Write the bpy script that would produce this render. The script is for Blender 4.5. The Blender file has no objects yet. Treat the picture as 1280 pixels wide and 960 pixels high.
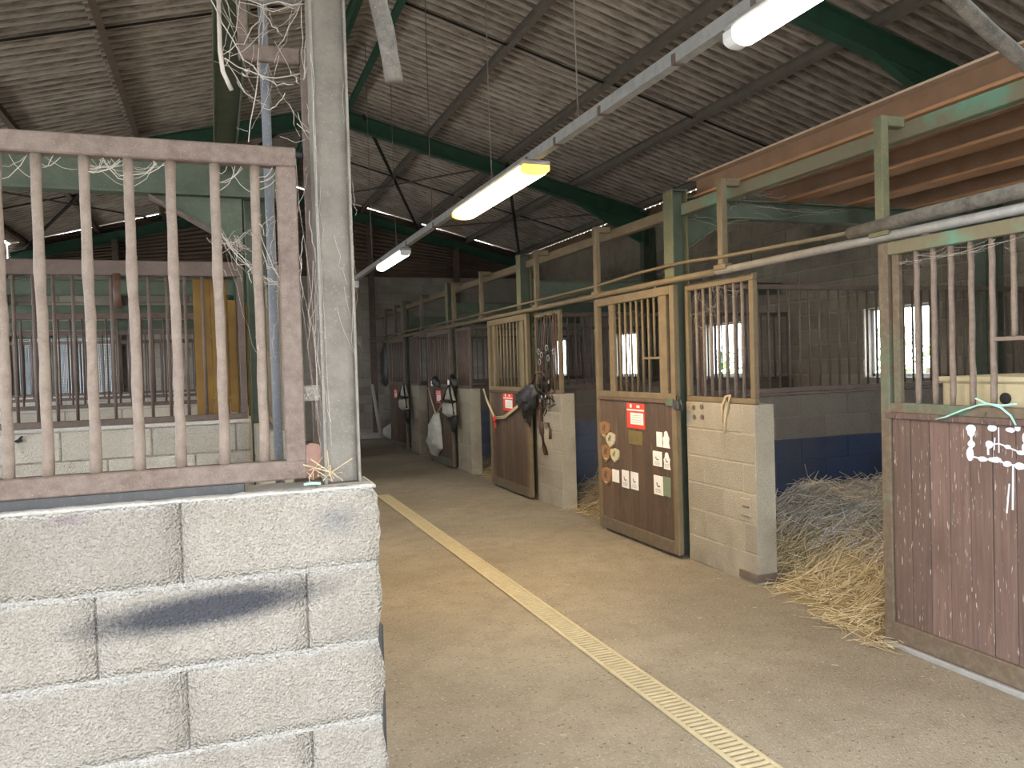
import bpy, bmesh, math, random
from mathutils import Vector, Matrix, noise
random.seed(7)
S = bpy.context.scene
COL = S.collection
R_ = math.radians

# ------------------------------------------------------------------ camera
CAMH = 1.6
cam_d = bpy.data.cameras.new('camera'); cam = bpy.data.objects.new('camera', cam_d); COL.objects.link(cam)
F, VX, VY, ROLL = 990., 270., 468., 0.030
_a = Vector((VX-640, VY-480, F)).normalized()
_p = Vector((VX+1000-640, VY-ROLL*1000-480, F))
_u = _p.cross(_a).normalized()
if _u.y > 0: _u = -_u
_x = _a.cross(_u)
if _x.x < 0: _x = -_x
RM = Matrix((_x, _a, _u))                       # world = RM @ (right, down, forward)
cx, cy, cz = RM.col[0], -RM.col[1], -RM.col[2]
cam.matrix_world = Matrix(((cx.x, cy.x, cz.x, 0), (cx.y, cy.y, cz.y, 0), (cx.z, cy.z, cz.z, CAMH), (0, 0, 0, 1)))
cam_d.lens = 36*F/1280.; cam_d.sensor_width = 36; cam_d.clip_start = .05; cam_d.clip_end = 200
S.camera = cam

# ------------------------------------------------------------------ world, exposure
w = bpy.data.worlds.new('overcast_sky'); S.world = w; w.use_nodes = True
bg = w.node_tree.nodes['Background']
bg.inputs[0].default_value = (0.90, 0.95, 1.0, 1); bg.inputs[1].default_value = 10.5
S.view_settings.view_transform = 'Standard'; S.view_settings.look = 'None'
S.view_settings.exposure = 0.46; S.view_settings.gamma = 1; S.view_settings.use_curve_mapping = False
try:
    S.cycles.max_bounces = 8; S.cycles.diffuse_bounces = 5; S.cycles.use_denoising = True
    S.cycles.sample_clamp_indirect = 6
except Exception: pass
LAMP_W = 1.35

# ------------------------------------------------------------------ layout constants (metres)
XL, XR = -3.9, 7.48            # side walls (inner faces)
YN, YE = -0.7, 18.75           # open near end, end wall
RX, RZ, SL = 1.85, 5.86, .255  # ridge
def roof_z(x): return RZ - SL*abs(x-RX)
PX = 3.52                      # right stall front face
DIV = [2.3, 5.5, 8.9, 12.2, 15.5]

# ------------------------------------------------------------------ materials
MATS = {}
def nt(name):
    m = bpy.data.materials.new(name); m.use_nodes = True
    n = m.node_tree.nodes; l = m.node_tree.links
    return m, n, l, n['Principled BSDF']
def ramp(n, l, src, stops):
    r = n.new('ShaderNodeValToRGB'); e = r.color_ramp.elements
    while len(e) < len(stops): e.new(.5)
    for k, (p, c) in enumerate(stops):
        e[k].position = p; e[k].color = (*c, 1) if len(c) == 3 else c
    l.new(src, r.inputs[0]); return r.outputs[0]
def mixc(n, l, fac, a, b):
    mx = n.new('ShaderNodeMix'); mx.data_type = 'RGBA'
    if hasattr(fac, 'is_linked') or hasattr(fac, 'links'): l.new(fac, mx.inputs[0])
    else: mx.inputs[0].default_value = fac
    for i, v in ((6, a), (7, b)):
        if isinstance(v, tuple): mx.inputs[i].default_value = (*v, 1)
        else: l.new(v, mx.inputs[i])
    return mx.outputs[2]
def coords(n, l, scale=(1, 1, 1), kind='pos', rot=(0, 0, 0)):
    g = n.new('ShaderNodeNewGeometry'); mp = n.new('ShaderNodeMapping')
    mp.inputs[3].default_value = scale; mp.inputs[2].default_value = rot
    l.new(g.outputs['Position'], mp.inputs[0]); return mp.outputs[0]
def tex(n, l, co, scale, detail=4, rough=.6, kind='noise'):
    if kind == 'noise':
        t = n.new('ShaderNodeTexNoise'); t.inputs['Scale'].default_value = scale
        t.inputs['Detail'].default_value = detail; t.inputs['Roughness'].default_value = rough
        l.new(co, t.inputs[0]); return t.outputs[0]
    t = n.new('ShaderNodeTexVoronoi'); t.inputs['Scale'].default_value = scale
    l.new(co, t.inputs[0]); return t.outputs['Distance']
def bump(n, l, p, h, strength, dist=.01):
    b = n.new('ShaderNodeBump'); b.inputs['Strength'].default_value = strength; b.inputs['Distance'].default_value = dist
    l.new(h, b.inputs['Height']); l.new(b.outputs[0], p.inputs['Normal'])
def maprange(n, l, v, a, b, c=0., d=1.):
    m = n.new('ShaderNodeMapRange'); l.new(v, m.inputs[0])
    for i, x in zip((1, 2, 3, 4), (a, b, c, d)): m.inputs[i].default_value = x
    return m.outputs[0]
def objrand(n):
    return n.new('ShaderNodeObjectInfo').outputs['Random']

def mat_block(name, c0, c1, grain=75., gstr=.8, dirt=(.16, .14, .11), dirt_amt=.5, stain=None):
    m, n, l, p = nt(name)
    co = coords(n, l)
    a = tex(n, l, co, 2.2, 5); b = tex(n, l, co, grain, 3, .7); v = tex(n, l, co, grain*1.1, kind='v')
    base = ramp(n, l, a, [(.3, c0), (.7, c1)])
    base = mixc(n, l, maprange(n, l, b, .35, .75, 0, .45), base, tuple(x*.62 for x in c0))
    base = mixc(n, l, maprange(n, l, tex(n, l, co, .9, 6, .65), .52, .75, 0, dirt_amt), base, dirt)
    h = n.new('ShaderNodeHueSaturation'); l.new(base, h.inputs['Color'])
    l.new(maprange(n, l, objrand(n), 0, 1, .86, 1.12), h.inputs['Value']); base = h.outputs[0]
    base = mixc(n, l, maprange(n, l, tex(n, l, co, grain*1.6, 2, .5), .60, .70, 0, .55), base, tuple(x*.40 for x in c0))   # open pores between the aggregate
    if stain: base = stain(n, l, co, base)
    l.new(base, p.inputs['Base Color']); p.inputs['Roughness'].default_value = .95
    mm = n.new('ShaderNodeMath'); mm.operation = 'ADD'; l.new(b, mm.inputs[0]); l.new(v, mm.inputs[1])
    bump(n, l, p, mm.outputs[0], min(1, gstr), .006 if gstr < 1 else .011)
    MATS[name] = m; return m
def blob(n, l, co, c, r, rotz=0., soft=.45, ns=9.):
    """soft elliptic mask about world point c, radii r; rotated in the xz plane"""
    s = n.new('ShaderNodeVectorMath'); s.operation = 'SUBTRACT'; s.inputs[1].default_value = c; l.new(co, s.inputs[0])
    mp = n.new('ShaderNodeMapping'); mp.vector_type = 'TEXTURE'; mp.inputs[2].default_value = (0, -rotz, 0); mp.inputs[3].default_value = r
    l.new(s.outputs[0], mp.inputs[0])
    ln = n.new('ShaderNodeVectorMath'); ln.operation = 'LENGTH'; l.new(mp.outputs[0], ln.inputs[0])
    t = tex(n, l, co, ns, 4, .7)
    ad = n.new('ShaderNodeMath'); ad.operation = 'MULTIPLY_ADD'; l.new(t, ad.inputs[0]); ad.inputs[1].default_value = .7; l.new(ln.outputs['Value'], ad.inputs[2])
    return maprange(n, l, ad.outputs[0], 1.35, 1.35-soft, 0, 1)
def fore_stain(n, l, co, base):
    sp = n.new('ShaderNodeSeparateXYZ'); l.new(co, sp.inputs[0])          # smeared pale mortar along the bed joints
    def mth(op, a_, b_=None, c_=None):
        m_ = n.new('ShaderNodeMath'); m_.operation = op
        for i_, v_ in enumerate((a_, b_, c_)):
            if v_ is None: continue
            if isinstance(v_, (int, float)): m_.inputs[i_].default_value = v_
            else: l.new(v_, m_.inputs[i_])
        return m_.outputs[0]
    q = mth('FRACT', mth('MULTIPLY_ADD', sp.outputs['Z'], -1/.2265, 1.262/.2265+.5))
    dist = mth('ABSOLUTE', mth('SUBTRACT', q, .5))
    dd = mth('MULTIPLY_ADD', tex(n, l, co, 9, 4, .65), .16, dist)
    base = mixc(n, l, maprange(n, l, dd, .16, .115, 0, .75), base, (.40, .385, .36))
    f = blob(n, l, co, (-.05, 2.3, .963), (.385, .5, .062), .060, .55, 110.)
    base = mixc(n, l, f, base, (.050, .051, .062))
    f = blob(n, l, co, (.315, 2.3, 1.17), (.085, .5, .06), 0, 1.1, 30.)
    base = mixc(n, l, f, base, (.21, .205, .205))
    f = blob(n, l, co, (-.37, 2.3, 1.235), (.06, .5, .016), 0, .8, 60.)
    return mixc(n, l, f, base, (.24, .19, .20))
mat_block('block_fore', (.31, .28, .24), (.415, .385, .34), 130., 1.0, (.30, .265, .215), .55, fore_stain)
mat_block('block_pillar', (.27, .235, .18), (.37, .33, .26), 90., .6, (.125, .10, .07), .8)
mat_block('block_stall', (.24, .215, .18), (.32, .295, .25), 80., .8, (.17, .15, .125), .6)
mat_block('block_left', (.40, .36, .30), (.50, .46, .39), 90., .8, (.2, .175, .14), .6)
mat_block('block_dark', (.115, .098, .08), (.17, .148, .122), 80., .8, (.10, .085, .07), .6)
mat_block('block_end', (.28, .25, .21), (.37, .335, .285), 40., .5, (.15, .135, .11), .5)
mat_block('block_right', (.22, .185, .14), (.30, .26, .20), 50., .6, (.09, .075, .055), .85)
mat_block('mortar', (.25, .23, .20), (.36, .335, .29), 90., .6, (.15, .13, .11), .4)
mat_block('mortar_pale', (.40, .375, .335), (.54, .515, .475), 90., .6, (.30, .27, .235), .4)
mat_block('blue_paint', (.012, .022, .055), (.018, .032, .075), 60., .3, (.04, .038, .04), .8)
mat_block('blue_grey', (.075, .085, .13), (.12, .13, .175), 60., .45, (.05, .05, .07), .6)

def mat_metal(name, base, second, dust, amt, rough=.7, metallic=.0, sc=14., speck=True):
    m, n, l, p = nt(name); co = coords(n, l)
    a = tex(n, l, co, sc, 5, .65); b = tex(n, l, co, sc*9, 3, .7); c = tex(n, l, co, sc*.35, 4)
    col = ramp(n, l, a, [(.38, base), (.62, second)])
    f = maprange(n, l, c, .35, .7, amt*.4, amt)
    col = mixc(n, l, f, col, dust)
    if speck: col = mixc(n, l, maprange(n, l, b, .58, .72, 0, min(1, amt*1.5)), col, tuple(min(1, x*1.35) for x in dust))
    l.new(col, p.inputs['Base Color']); p.inputs['Roughness'].default_value = rough; p.inputs['Metallic'].default_value = metallic
    bump(n, l, p, b, .25, .003)
    MATS[name] = m; return m
mat_metal('rust_dusty', (.062, .033, .025), (.115, .076, .060), (.22, .185, .155), .36, sc=30)
mat_metal('bar_dusty', (.10, .066, .050), (.155, .112, .086), (.235, .195, .16), .48, sc=34)
mat_metal('column_grey', (.085, .077, .064), (.150, .136, .115), (.22, .197, .165), .5, sc=12)
mat_metal('green_dark', (.010, .060, .036), (.014, .085, .050), (.05, .075, .05), .35, sc=6, speck=False)
mat_metal('green_dusty', (.035, .070, .046), (.058, .100, .064), (.14, .13, .10), .5, sc=9)
mat_metal('green_bright', (.10, .25, .17), (.15, .32, .22), (.27, .24, .17), .45, sc=6)
mat_metal('ochre_steel', (.12, .08, .042), (.17, .115, .060), (.135, .115, .07), .55, sc=9)
mat_metal('green_ochre', (.065, .085, .045), (.11, .115, .06), (.18, .15, .085), .5, sc=7)
mat_metal('rust_dark', (.065, .040, .032), (.10, .065, .05), (.16, .13, .11), .35, sc=12)
mat_metal('brown_steel', (.10, .065, .045), (.14, .09, .06), (.19, .15, .12), .35, sc=5, speck=False)
mat_metal('purlin_grey', (.10, .085, .07), (.15, .13, .105), (.20, .175, .15), .4, sc=6, speck=False)
mat_metal('beam_orange', (.36, .165, .07), (.45, .225, .10), (.31, .20, .13), .4, sc=5)
mat_metal('beam_pale', (.42, .29, .20), (.50, .36, .26), (.42, .34, .27), .4, sc=5)
mat_metal('beam_brown', (.22, .125, .072), (.29, .175, .11), (.28, .20, .145), .3, sc=4, speck=False)
mat_metal('galvanised', (.22, .225, .23), (.31, .315, .32), (.30, .28, .25), .5, .6, .2, sc=14)
mat_metal('black_rubber', (.016, .017, .019), (.026, .027, .03), (.10, .095, .09), .25, .6, sc=12)
mat_metal('hose_dusty', (.018, .018, .018), (.085, .076, .066), (.24, .215, .185), .42, .8, sc=26)
mat_metal('conduit', (.075, .09, .115), (.11, .125, .15), (.26, .25, .24), .45, .6, sc=12)
mat_metal('black_leather', (.007, .006, .006), (.012, .010, .009), (.03, .027, .024), .12, .5, sc=20, speck=False)
mat_metal('brown_leather', (.055, .022, .012), (.085, .035, .02), (.10, .07, .05), .2, .5, sc=20, speck=False)
mat_metal('bit_steel', (.55, .54, .52), (.65, .64, .62), (.5, .48, .45), .2, .3, .9, sc=20, speck=False)
mat_metal('dark_void', (.012, .011, .010), (.016, .014, .012), (.02, .018, .016), .2, .9, speck=False)
mat_metal('brass_plaque', (.19, .14, .045), (.24, .18, .06), (.16, .13, .07), .4, .45, .3, sc=30, speck=False)
mat_metal('yellow_board', (.24, .125, .020), (.33, .18, .032), (.06, .04, .02), .6, .85, sc=4, speck=False)
mat_metal('trough', (.40, .33, .19), (.46, .385, .23), (.40, .36, .27), .3, .75, sc=8, speck=False)
mat_metal('salt_pink', (.42, .20, .15), (.52, .27, .21), (.55, .42, .37), .4, .6, sc=25, speck=False)
mat_metal('canvas_grey', (.30, .285, .25), (.38, .36, .315), (.26, .24, .20), .4, .95, sc=30, speck=False)
mat_metal('canvas_pale', (.38, .40, .38), (.50, .51, .47), (.30, .27, .20), .5, .95, sc=14, speck=False)
mat_metal('rope_tan', (.42, .33, .20), (.52, .42, .27), (.36, .29, .19), .3, .95, sc=60, speck=False)
mat_metal('twine_teal', (.22, .52, .46), (.34, .66, .58), (.5, .7, .64), .3, .7, sc=40, speck=False)
mat_metal('paper_white', (.70, .68, .66), (.76, .74, .72), (.62, .58, .54), .3, .8, sc=30, speck=False)
mat_metal('paper_ink', (.10, .09, .11), (.14, .13, .15), (.2, .2, .2), .1, .8, speck=False)
mat_metal('card_red', (.62, .045, .022), (.66, .055, .028), (.55, .08, .05), .15, .55, speck=False)
mat_metal('shield_wood', (.25, .12, .045), (.32, .16, .065), (.22, .12, .06), .3, .6, sc=12, speck=False)
mat_metal('shield_pale', (.50, .44, .28), (.55, .49, .33), (.40, .36, .24), .3, .6, sc=30, speck=False)
mat_metal('glue_white', (.60, .63, .72), (.68, .70, .78), (.6, .6, .64), .2, .6, sc=30, speck=False)
mat_metal('drain', (.38, .32, .20), (.45, .385, .25), (.36, .30, .19), .5, .8, sc=16, speck=False)
mat_metal('drain_slot', (.20, .16, .095), (.25, .20, .125), (.28, .225, .14), .3, .9, speck=False)
mat_metal('net_pale', (.10, .12, .12), (.16, .18, .18), (.2, .2, .2), .2, .8, speck=False)
mat_metal('white_plastic', (.62, .63, .64), (.70, .71, .72), (.55, .54, .52), .2, .5, speck=False)
mat_metal('net_dark', (.018, .035, .035), (.03, .05, .05), (.06, .07, .07), .2, .8, speck=False)
mat_metal('cobweb', (.36, .32, .275), (.46, .42, .37), (.40, .36, .32), .3, .95, speck=False)
mat_metal('wood_jamb', (.16, .10, .055), (.22, .14, .08), (.14, .10, .07), .4, .85, sc=8, speck=False)
mat_metal('cladding', (.075, .05, .035), (.11, .075, .055), (.16, .12, .09), .35, .8, sc=3, speck=False)
mat_metal('leaf', (.06, .17, .03), (.11, .26, .05), (.16, .30, .07), .4, .7, sc=5, speck=False)
mat_metal('bark', (.10, .075, .05), (.14, .10, .07), (.12, .10, .08), .3, .9, speck=False)
mat_metal('window_frame', (.50, .53, .56), (.58, .60, .63), (.45, .45, .44), .3, .6, speck=False)

def mat_worn(name, a_, b_, sc, lo=.42, hi=.58):
    m, n, l, p = nt(name); co = coords(n, l)
    t = tex(n, l, co, sc, 4, .6); d = tex(n, l, co, 25, 4, .7)
    col = mixc(n, l, maprange(n, l, t, lo, hi), a_, b_)
    col = mixc(n, l, maprange(n, l, d, .45, .7, 0, .65), col, (.17, .14, .10))
    l.new(col, p.inputs['Base Color']); p.inputs['Roughness'].default_value = .7; bump(n, l, p, d, .25, .003); MATS[name] = m
mat_worn('worn_green', (.14, .125, .075), (.09, .235, .16), 1.6, .50, .60)
mat_worn('worn_door', (.105, .075, .05), (.075, .13, .085), 1.3, .52, .64)
def mat_floor():
    m, n, l, p = nt('floor_concrete'); co = coords(n, l)
    a = tex(n, l, co, .8, 6, .6); b = tex(n, l, co, 60, 4, .7); c = tex(n, l, co, 6, 5, .7); v = tex(n, l, co, 110, kind='v')
    col = ramp(n, l, a, [(.3, (.170, .142, .105)), (.7, (.28, .242, .185))])
    col = mixc(n, l, maprange(n, l, c, .45, .75, 0, .6), col, (.135, .108, .072))
    col = mixc(n, l, maprange(n, l, b, .56, .72, 0, .75), col, (.46, .42, .35))
    col = mixc(n, l, maprange(n, l, tex(n, l, co, 48, 2, .5), .64, .70, 0, .85), col, (.06, .05, .04))
    l.new(col, p.inputs['Base Color']); p.inputs['Roughness'].default_value = .82
    mm = n.new('ShaderNodeMath'); mm.operation = 'ADD'; l.new(b, mm.inputs[0]); l.new(v, mm.inputs[1])
    bump(n, l, p, mm.outputs[0], .8, .006); MATS['floor'] = m
mat_floor()
def mat_roof():
    m, n, l, p = nt('fibre_cement'); co = coords(n, l, (.45, 3.0, .45)); c1 = coords(n, l)
    at = n.new('ShaderNodeAttribute'); at.attribute_name = 'flute_shade'
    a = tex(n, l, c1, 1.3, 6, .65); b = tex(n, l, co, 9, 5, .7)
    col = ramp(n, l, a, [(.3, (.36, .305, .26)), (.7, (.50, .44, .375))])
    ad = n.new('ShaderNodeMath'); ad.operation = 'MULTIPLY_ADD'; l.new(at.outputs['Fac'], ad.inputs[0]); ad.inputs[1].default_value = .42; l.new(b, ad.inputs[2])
    col = mixc(n, l, maprange(n, l, ad.outputs[0], .60, .98, 0, .88), col, (.085, .066, .052))   # blotchy dirt mixed with flute shading painted into the colour
    h = n.new('ShaderNodeHueSaturation'); l.new(col, h.inputs['Color'])
    l.new(maprange(n, l, objrand(n), 0, 1, .82, 1.12), h.inputs['Value'])
    l.new(h.outputs[0], p.inputs['Base Color']); p.inputs['Roughness'].default_value = .95
    bump(n, l, p, b, .4, .01); MATS['roof'] = m
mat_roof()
def mat_plank(name, c0, c1, pale, amt):
    m, n, l, p = nt(name); co = coords(n, l, (6, 14, .9)); cs = coords(n, l, (6, 22, 2.4)); c1_ = coords(n, l)
    a = tex(n, l, co, 3, 6, .65); b = tex(n, l, cs, 5.5, 2, .55); d = tex(n, l, c1_, 3, 4)
    col = ramp(n, l, a, [(.32, c0), (.68, c1)])
    h = n.new('ShaderNodeHueSaturation'); l.new(col, h.inputs['Color'])
    l.new(maprange(n, l, objrand(n), 0, 1, .75, 1.2), h.inputs['Value']); col = h.outputs[0]
    col = mixc(n, l, maprange(n, l, d, .5, .75, 0, .5), col, tuple(x*.55 for x in c0))
    col = mixc(n, l, maprange(n, l, b, .66, .72, 0, amt), col, pale)
    col = mixc(n, l, maprange(n, l, tex(n, l, coords(n, l, (3, 8, .6)), 2.2, 3), .66, .74, 0, amt*.7), col, (.30, .17, .085))
    l.new(col, p.inputs['Base Color']); p.inputs['Roughness'].default_value = .7
    bump(n, l, p, a, .35, .004); MATS[name] = m
mat_plank('plank_near', (.105, .062, .050), (.165, .105, .088), (.46, .41, .36), .9)
mat_plank('plank', (.070, .043, .028), (.105, .066, .044), (.26, .19, .13), .45)
def mat_straw():
    m, n, l, p = nt('straw'); co = coords(n, l)
    a = tex(n, l, co, 40, 3, .7); g = tex(n, l, co, 2.5, 4)
    at = n.new('ShaderNodeAttribute'); at.attribute_name = 'tone'
    col = ramp(n, l, at.outputs['Fac'], [(0, (.13, .095, .05)), (.5, (.38, .29, .155)), (1., (.64, .53, .34))])
    col = mixc(n, l, maprange(n, l, a, .5, .7, 0, .4), col, (.20, .15, .08))
    l.new(col, p.inputs['Base Color']); p.inputs['Roughness'].default_value = .7; MATS['straw'] = m
    m, n, l, p = nt('straw_grey')  # greyer straw: dust plus dim cool light put into the colour
    at = n.new('ShaderNodeAttribute'); at.attribute_name = 'tone'
    col = ramp(n, l, at.outputs['Fac'], [(0, (.13, .115, .10)), (.5, (.34, .305, .27)), (1., (.60, .56, .52))])
    l.new(col, p.inputs['Base Color']); p.inputs['Roughness'].default_value = .7; MATS['straw_grey'] = m
mat_straw()
def mat_emit(name, col, strength):
    m, n, l, p = nt(name)
    p.inputs['Base Color'].default_value = (*col, 1); p.inputs['Emission Color'].default_value = (*col, 1)
    p.inputs['Emission Strength'].default_value = strength; p.inputs['Roughness'].default_value = .4; MATS[name] = m
mat_emit('lamp_warm', (1.0, .80, .42), 9.); mat_emit('lamp_white', (1.0, .95, .86), 9.); mat_emit('lamp_end', (1.0, .62, .12), .9)
def mat_added_rooflight():  # see-through sheet, added to let daylight down onto the near floor
    m, n, l, p = nt('added_rooflight'); co = coords(n, l)
    tr_ = n.new('ShaderNodeBsdfTransparent'); tr_.inputs[0].default_value = (.86, .88, .86, 1)
    p.inputs['Base Color'].default_value = (.6, .6, .55, 1)
    mx = n.new('ShaderNodeMixShader'); mx.inputs[0].default_value = .12
    l.new(tr_.outputs[0], mx.inputs[1]); l.new(p.outputs[0], mx.inputs[2]); l.new(mx.outputs[0], n['Material Output'].inputs[0]); MATS['added_rooflight'] = m
mat_added_rooflight()
def mat_plain(name, col, rough=.8):
    m, n, l, p = nt(name); co = coords(n, l)
    c = mixc(n, l, tex(n, l, co, 20, 3), tuple(x*.85 for x in col), col)
    l.new(c, p.inputs['Base Color']); p.inputs['Roughness'].default_value = rough; MATS[name] = m
mat_plain('gravel', (.52, .49, .44)); mat_plain('red_cord', (.5, .04, .03)); mat_plain('green_card', (.16, .20, .13)); mat_plain('rubber_wheel', (.25, .24, .22))
M = MATS

# ------------------------------------------------------------------ object helpers
def tag(o, label=None, cat=None, group=None, kind=None):
    if label: o['label'] = label
    if cat: o['category'] = cat
    if group: o['group'] = group
    if kind: o['kind'] = kind
    return o
def thing(name, loc, label=None, cat=None, group=None, kind=None):
    o = bpy.data.objects.new(name, None); COL.objects.link(o); o.location = loc
    o.empty_display_size = .1
    return tag(o, label, cat, group, kind)
ORG = {}
def worg(o):
    v = Vector((0, 0, 0))
    while o is not None: v += o.location; o = o.parent
    return v
def link(name, me, loc, parent=None):
    """link a mesh datablock with its origin at WORLD loc under parent (parents are never rotated)"""
    o = bpy.data.objects.new(name, me); COL.objects.link(o)
    if parent is not None:
        o.parent = parent; o.location = Vector(loc) - worg(parent)
    else: o.location = loc
    return o
def mesh_of(name, bm, mat, smooth=False):
    me = bpy.data.meshes.new(name); bm.normal_update(); bm.to_mesh(me); bm.free()
    for mt in (mat if isinstance(mat, (list, tuple)) else [mat]): me.materials.append(mt)
    if smooth:
        for p in me.polygons: p.use_smooth = True
    return me
def put(name, bm, mat, parent=None, smooth=False, origin=None):
    """bm holds WORLD coordinates; origin is moved to the bottom centre of its bounds"""
    if origin is None:
        xs = [v.co for v in bm.verts]
        lo = Vector((min(c[i] for c in xs) for i in range(3))); hi = Vector((max(c[i] for c in xs) for i in range(3)))
        origin = Vector(((lo.x+hi.x)/2, (lo.y+hi.y)/2, lo.z))
    bmesh.ops.translate(bm, verts=bm.verts, vec=-Vector(origin))
    return link(name, mesh_of(name, bm, mat, smooth), origin, parent)
def b_box(bm, lo, hi, bev=0.):
    lo = Vector(lo); hi = Vector(hi)
    g = bmesh.ops.create_cube(bm, size=1.)
    d = hi-lo; c = (hi+lo)/2
    for v in g['verts']: v.co = Vector((v.co.x*d.x, v.co.y*d.y, v.co.z*d.z)) + c
    if bev > 0:
        es = list({e for v in g['verts'] for e in v.link_edges})
        bmesh.ops.bevel(bm, geom=es, offset=min(bev, min(d)*.45), segments=1, profile=.5, affect='EDGES')
CACHE = {}
def box(name, lo, hi, mat, parent=None, bev=.0, share=True):
    lo = Vector(lo); hi = Vector(hi); d = hi-lo
    key = ('box', round(d.x, 4), round(d.y, 4), round(d.z, 4), round(bev, 4), mat.name)
    me = CACHE.get(key)
    if me is None:
        bm = bmesh.new(); b_box(bm, (-d.x/2, -d.y/2, 0), (d.x/2, d.y/2, d.z), bev)
        me = mesh_of(name, bm, mat); CACHE[key] = me
    return link(name, me, ((lo.x+hi.x)/2, (lo.y+hi.y)/2, lo.z), parent)
def frame_of(d):
    d = d.normalized(); up = Vector((0, 0, 1)) if abs(d.z) < .95 else Vector((0, 1, 0))
    s = d.cross(up).normalized(); return s, s.cross(d).normalized()
def b_tube(bm, pts, r, n=8, caps=True, flat=1.):
    pts = [Vector(p) for p in pts]; rings = []
    for i, p in enumerate(pts):
        d = (pts[min(i+1, len(pts)-1)] - pts[max(i-1, 0)])
        if d.length < 1e-9: d = Vector((0, 0, 1))
        s, u = frame_of(d); rr = r[i] if isinstance(r, (list, tuple)) else r
        rings.append([bm.verts.new(p + (s*math.cos(2*math.pi*k/n) + u*math.sin(2*math.pi*k/n)*flat)*rr) for k in range(n)])
    for a, b in zip(rings, rings[1:]):
        for k in range(n): bm.faces.new((a[k], a[(k+1) % n], b[(k+1) % n], b[k]))
    if caps and n > 2: bm.faces.new(rings[0][::-1]); bm.faces.new(rings[-1])
def tube(name, pts, r, mat, parent=None, n=8, flat=1., smooth=True):
    bm = bmesh.new(); b_tube(bm, pts, r, n, True, flat); return put(name, bm, mat, parent, smooth)
def vbar(name, x, y, z0, z1, r, mat, parent, n=8, lumpy=0):
    key = ('bar', round(z1-z0, 3), r, n, mat.name, lumpy)
    me = CACHE.get(key)
    if me is None:
        bm = bmesh.new()
        if lumpy:
            k = 14; b_tube(bm, [(random.uniform(-1, 1)*.0015, random.uniform(-1, 1)*.0015, (z1-z0)*i/k) for i in range(k+1)], [r*random.uniform(.92, 1.12) for _ in range(k+1)], n)
        else: b_tube(bm, [(0, 0, 0), (0, 0, z1-z0)], r, n)
        me = mesh_of(name, bm, mat, True); CACHE[key] = me
    return link(name, me, (x, y, z0), parent)
def b_prism(bm, poly, p0, p1, s, u):
    """extrude the 2-D polygon (in axes s,u) from p0 to p1"""
    p0 = Vector(p0); p1 = Vector(p1)
    A = [bm.verts.new(p0+s*a+u*b) for a, b in poly]; B = [bm.verts.new(p1+s*a+u*b) for a, b in poly]
    n = len(poly)
    for k in range(n): bm.faces.new((A[k], A[(k+1) % n], B[(k+1) % n], B[k]))
    bm.faces.new(A[::-1]); bm.faces.new(B)
def ipoly(h, w, tw, tf):
    a, b, c = w/2, tw/2, h/2
    return [(-a, -c), (a, -c), (a, -c+tf), (b, -c+tf), (b, c-tf), (a, c-tf), (a, c), (-a, c), (-a, c-tf), (-b, c-tf), (-b, -c+tf), (-a, -c+tf)]
def b_ibeam(bm, p0, p1, h, w, tw=.008, tf=.010, side=None):
    d = (Vector(p1)-Vector(p0)).normalized()
    if side is None: s, u = frame_of(d)
    else:
        s = Vector(side).normalized(); u = s.cross(d).normalized()
        if u.z < -.01: u = -u
    b_prism(bm, ipoly(h, w, tw, tf), p0, p1, s, u)
def ibeam(name, p0, p1, h, w, mat, parent=None, side=None, tw=.008, tf=.011):
    bm = bmesh.new(); b_ibeam(bm, p0, p1, h, w, tw, tf, side); bmesh.ops.recalc_face_normals(bm, faces=bm.faces)
    return put(name, bm, mat, parent)

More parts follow.
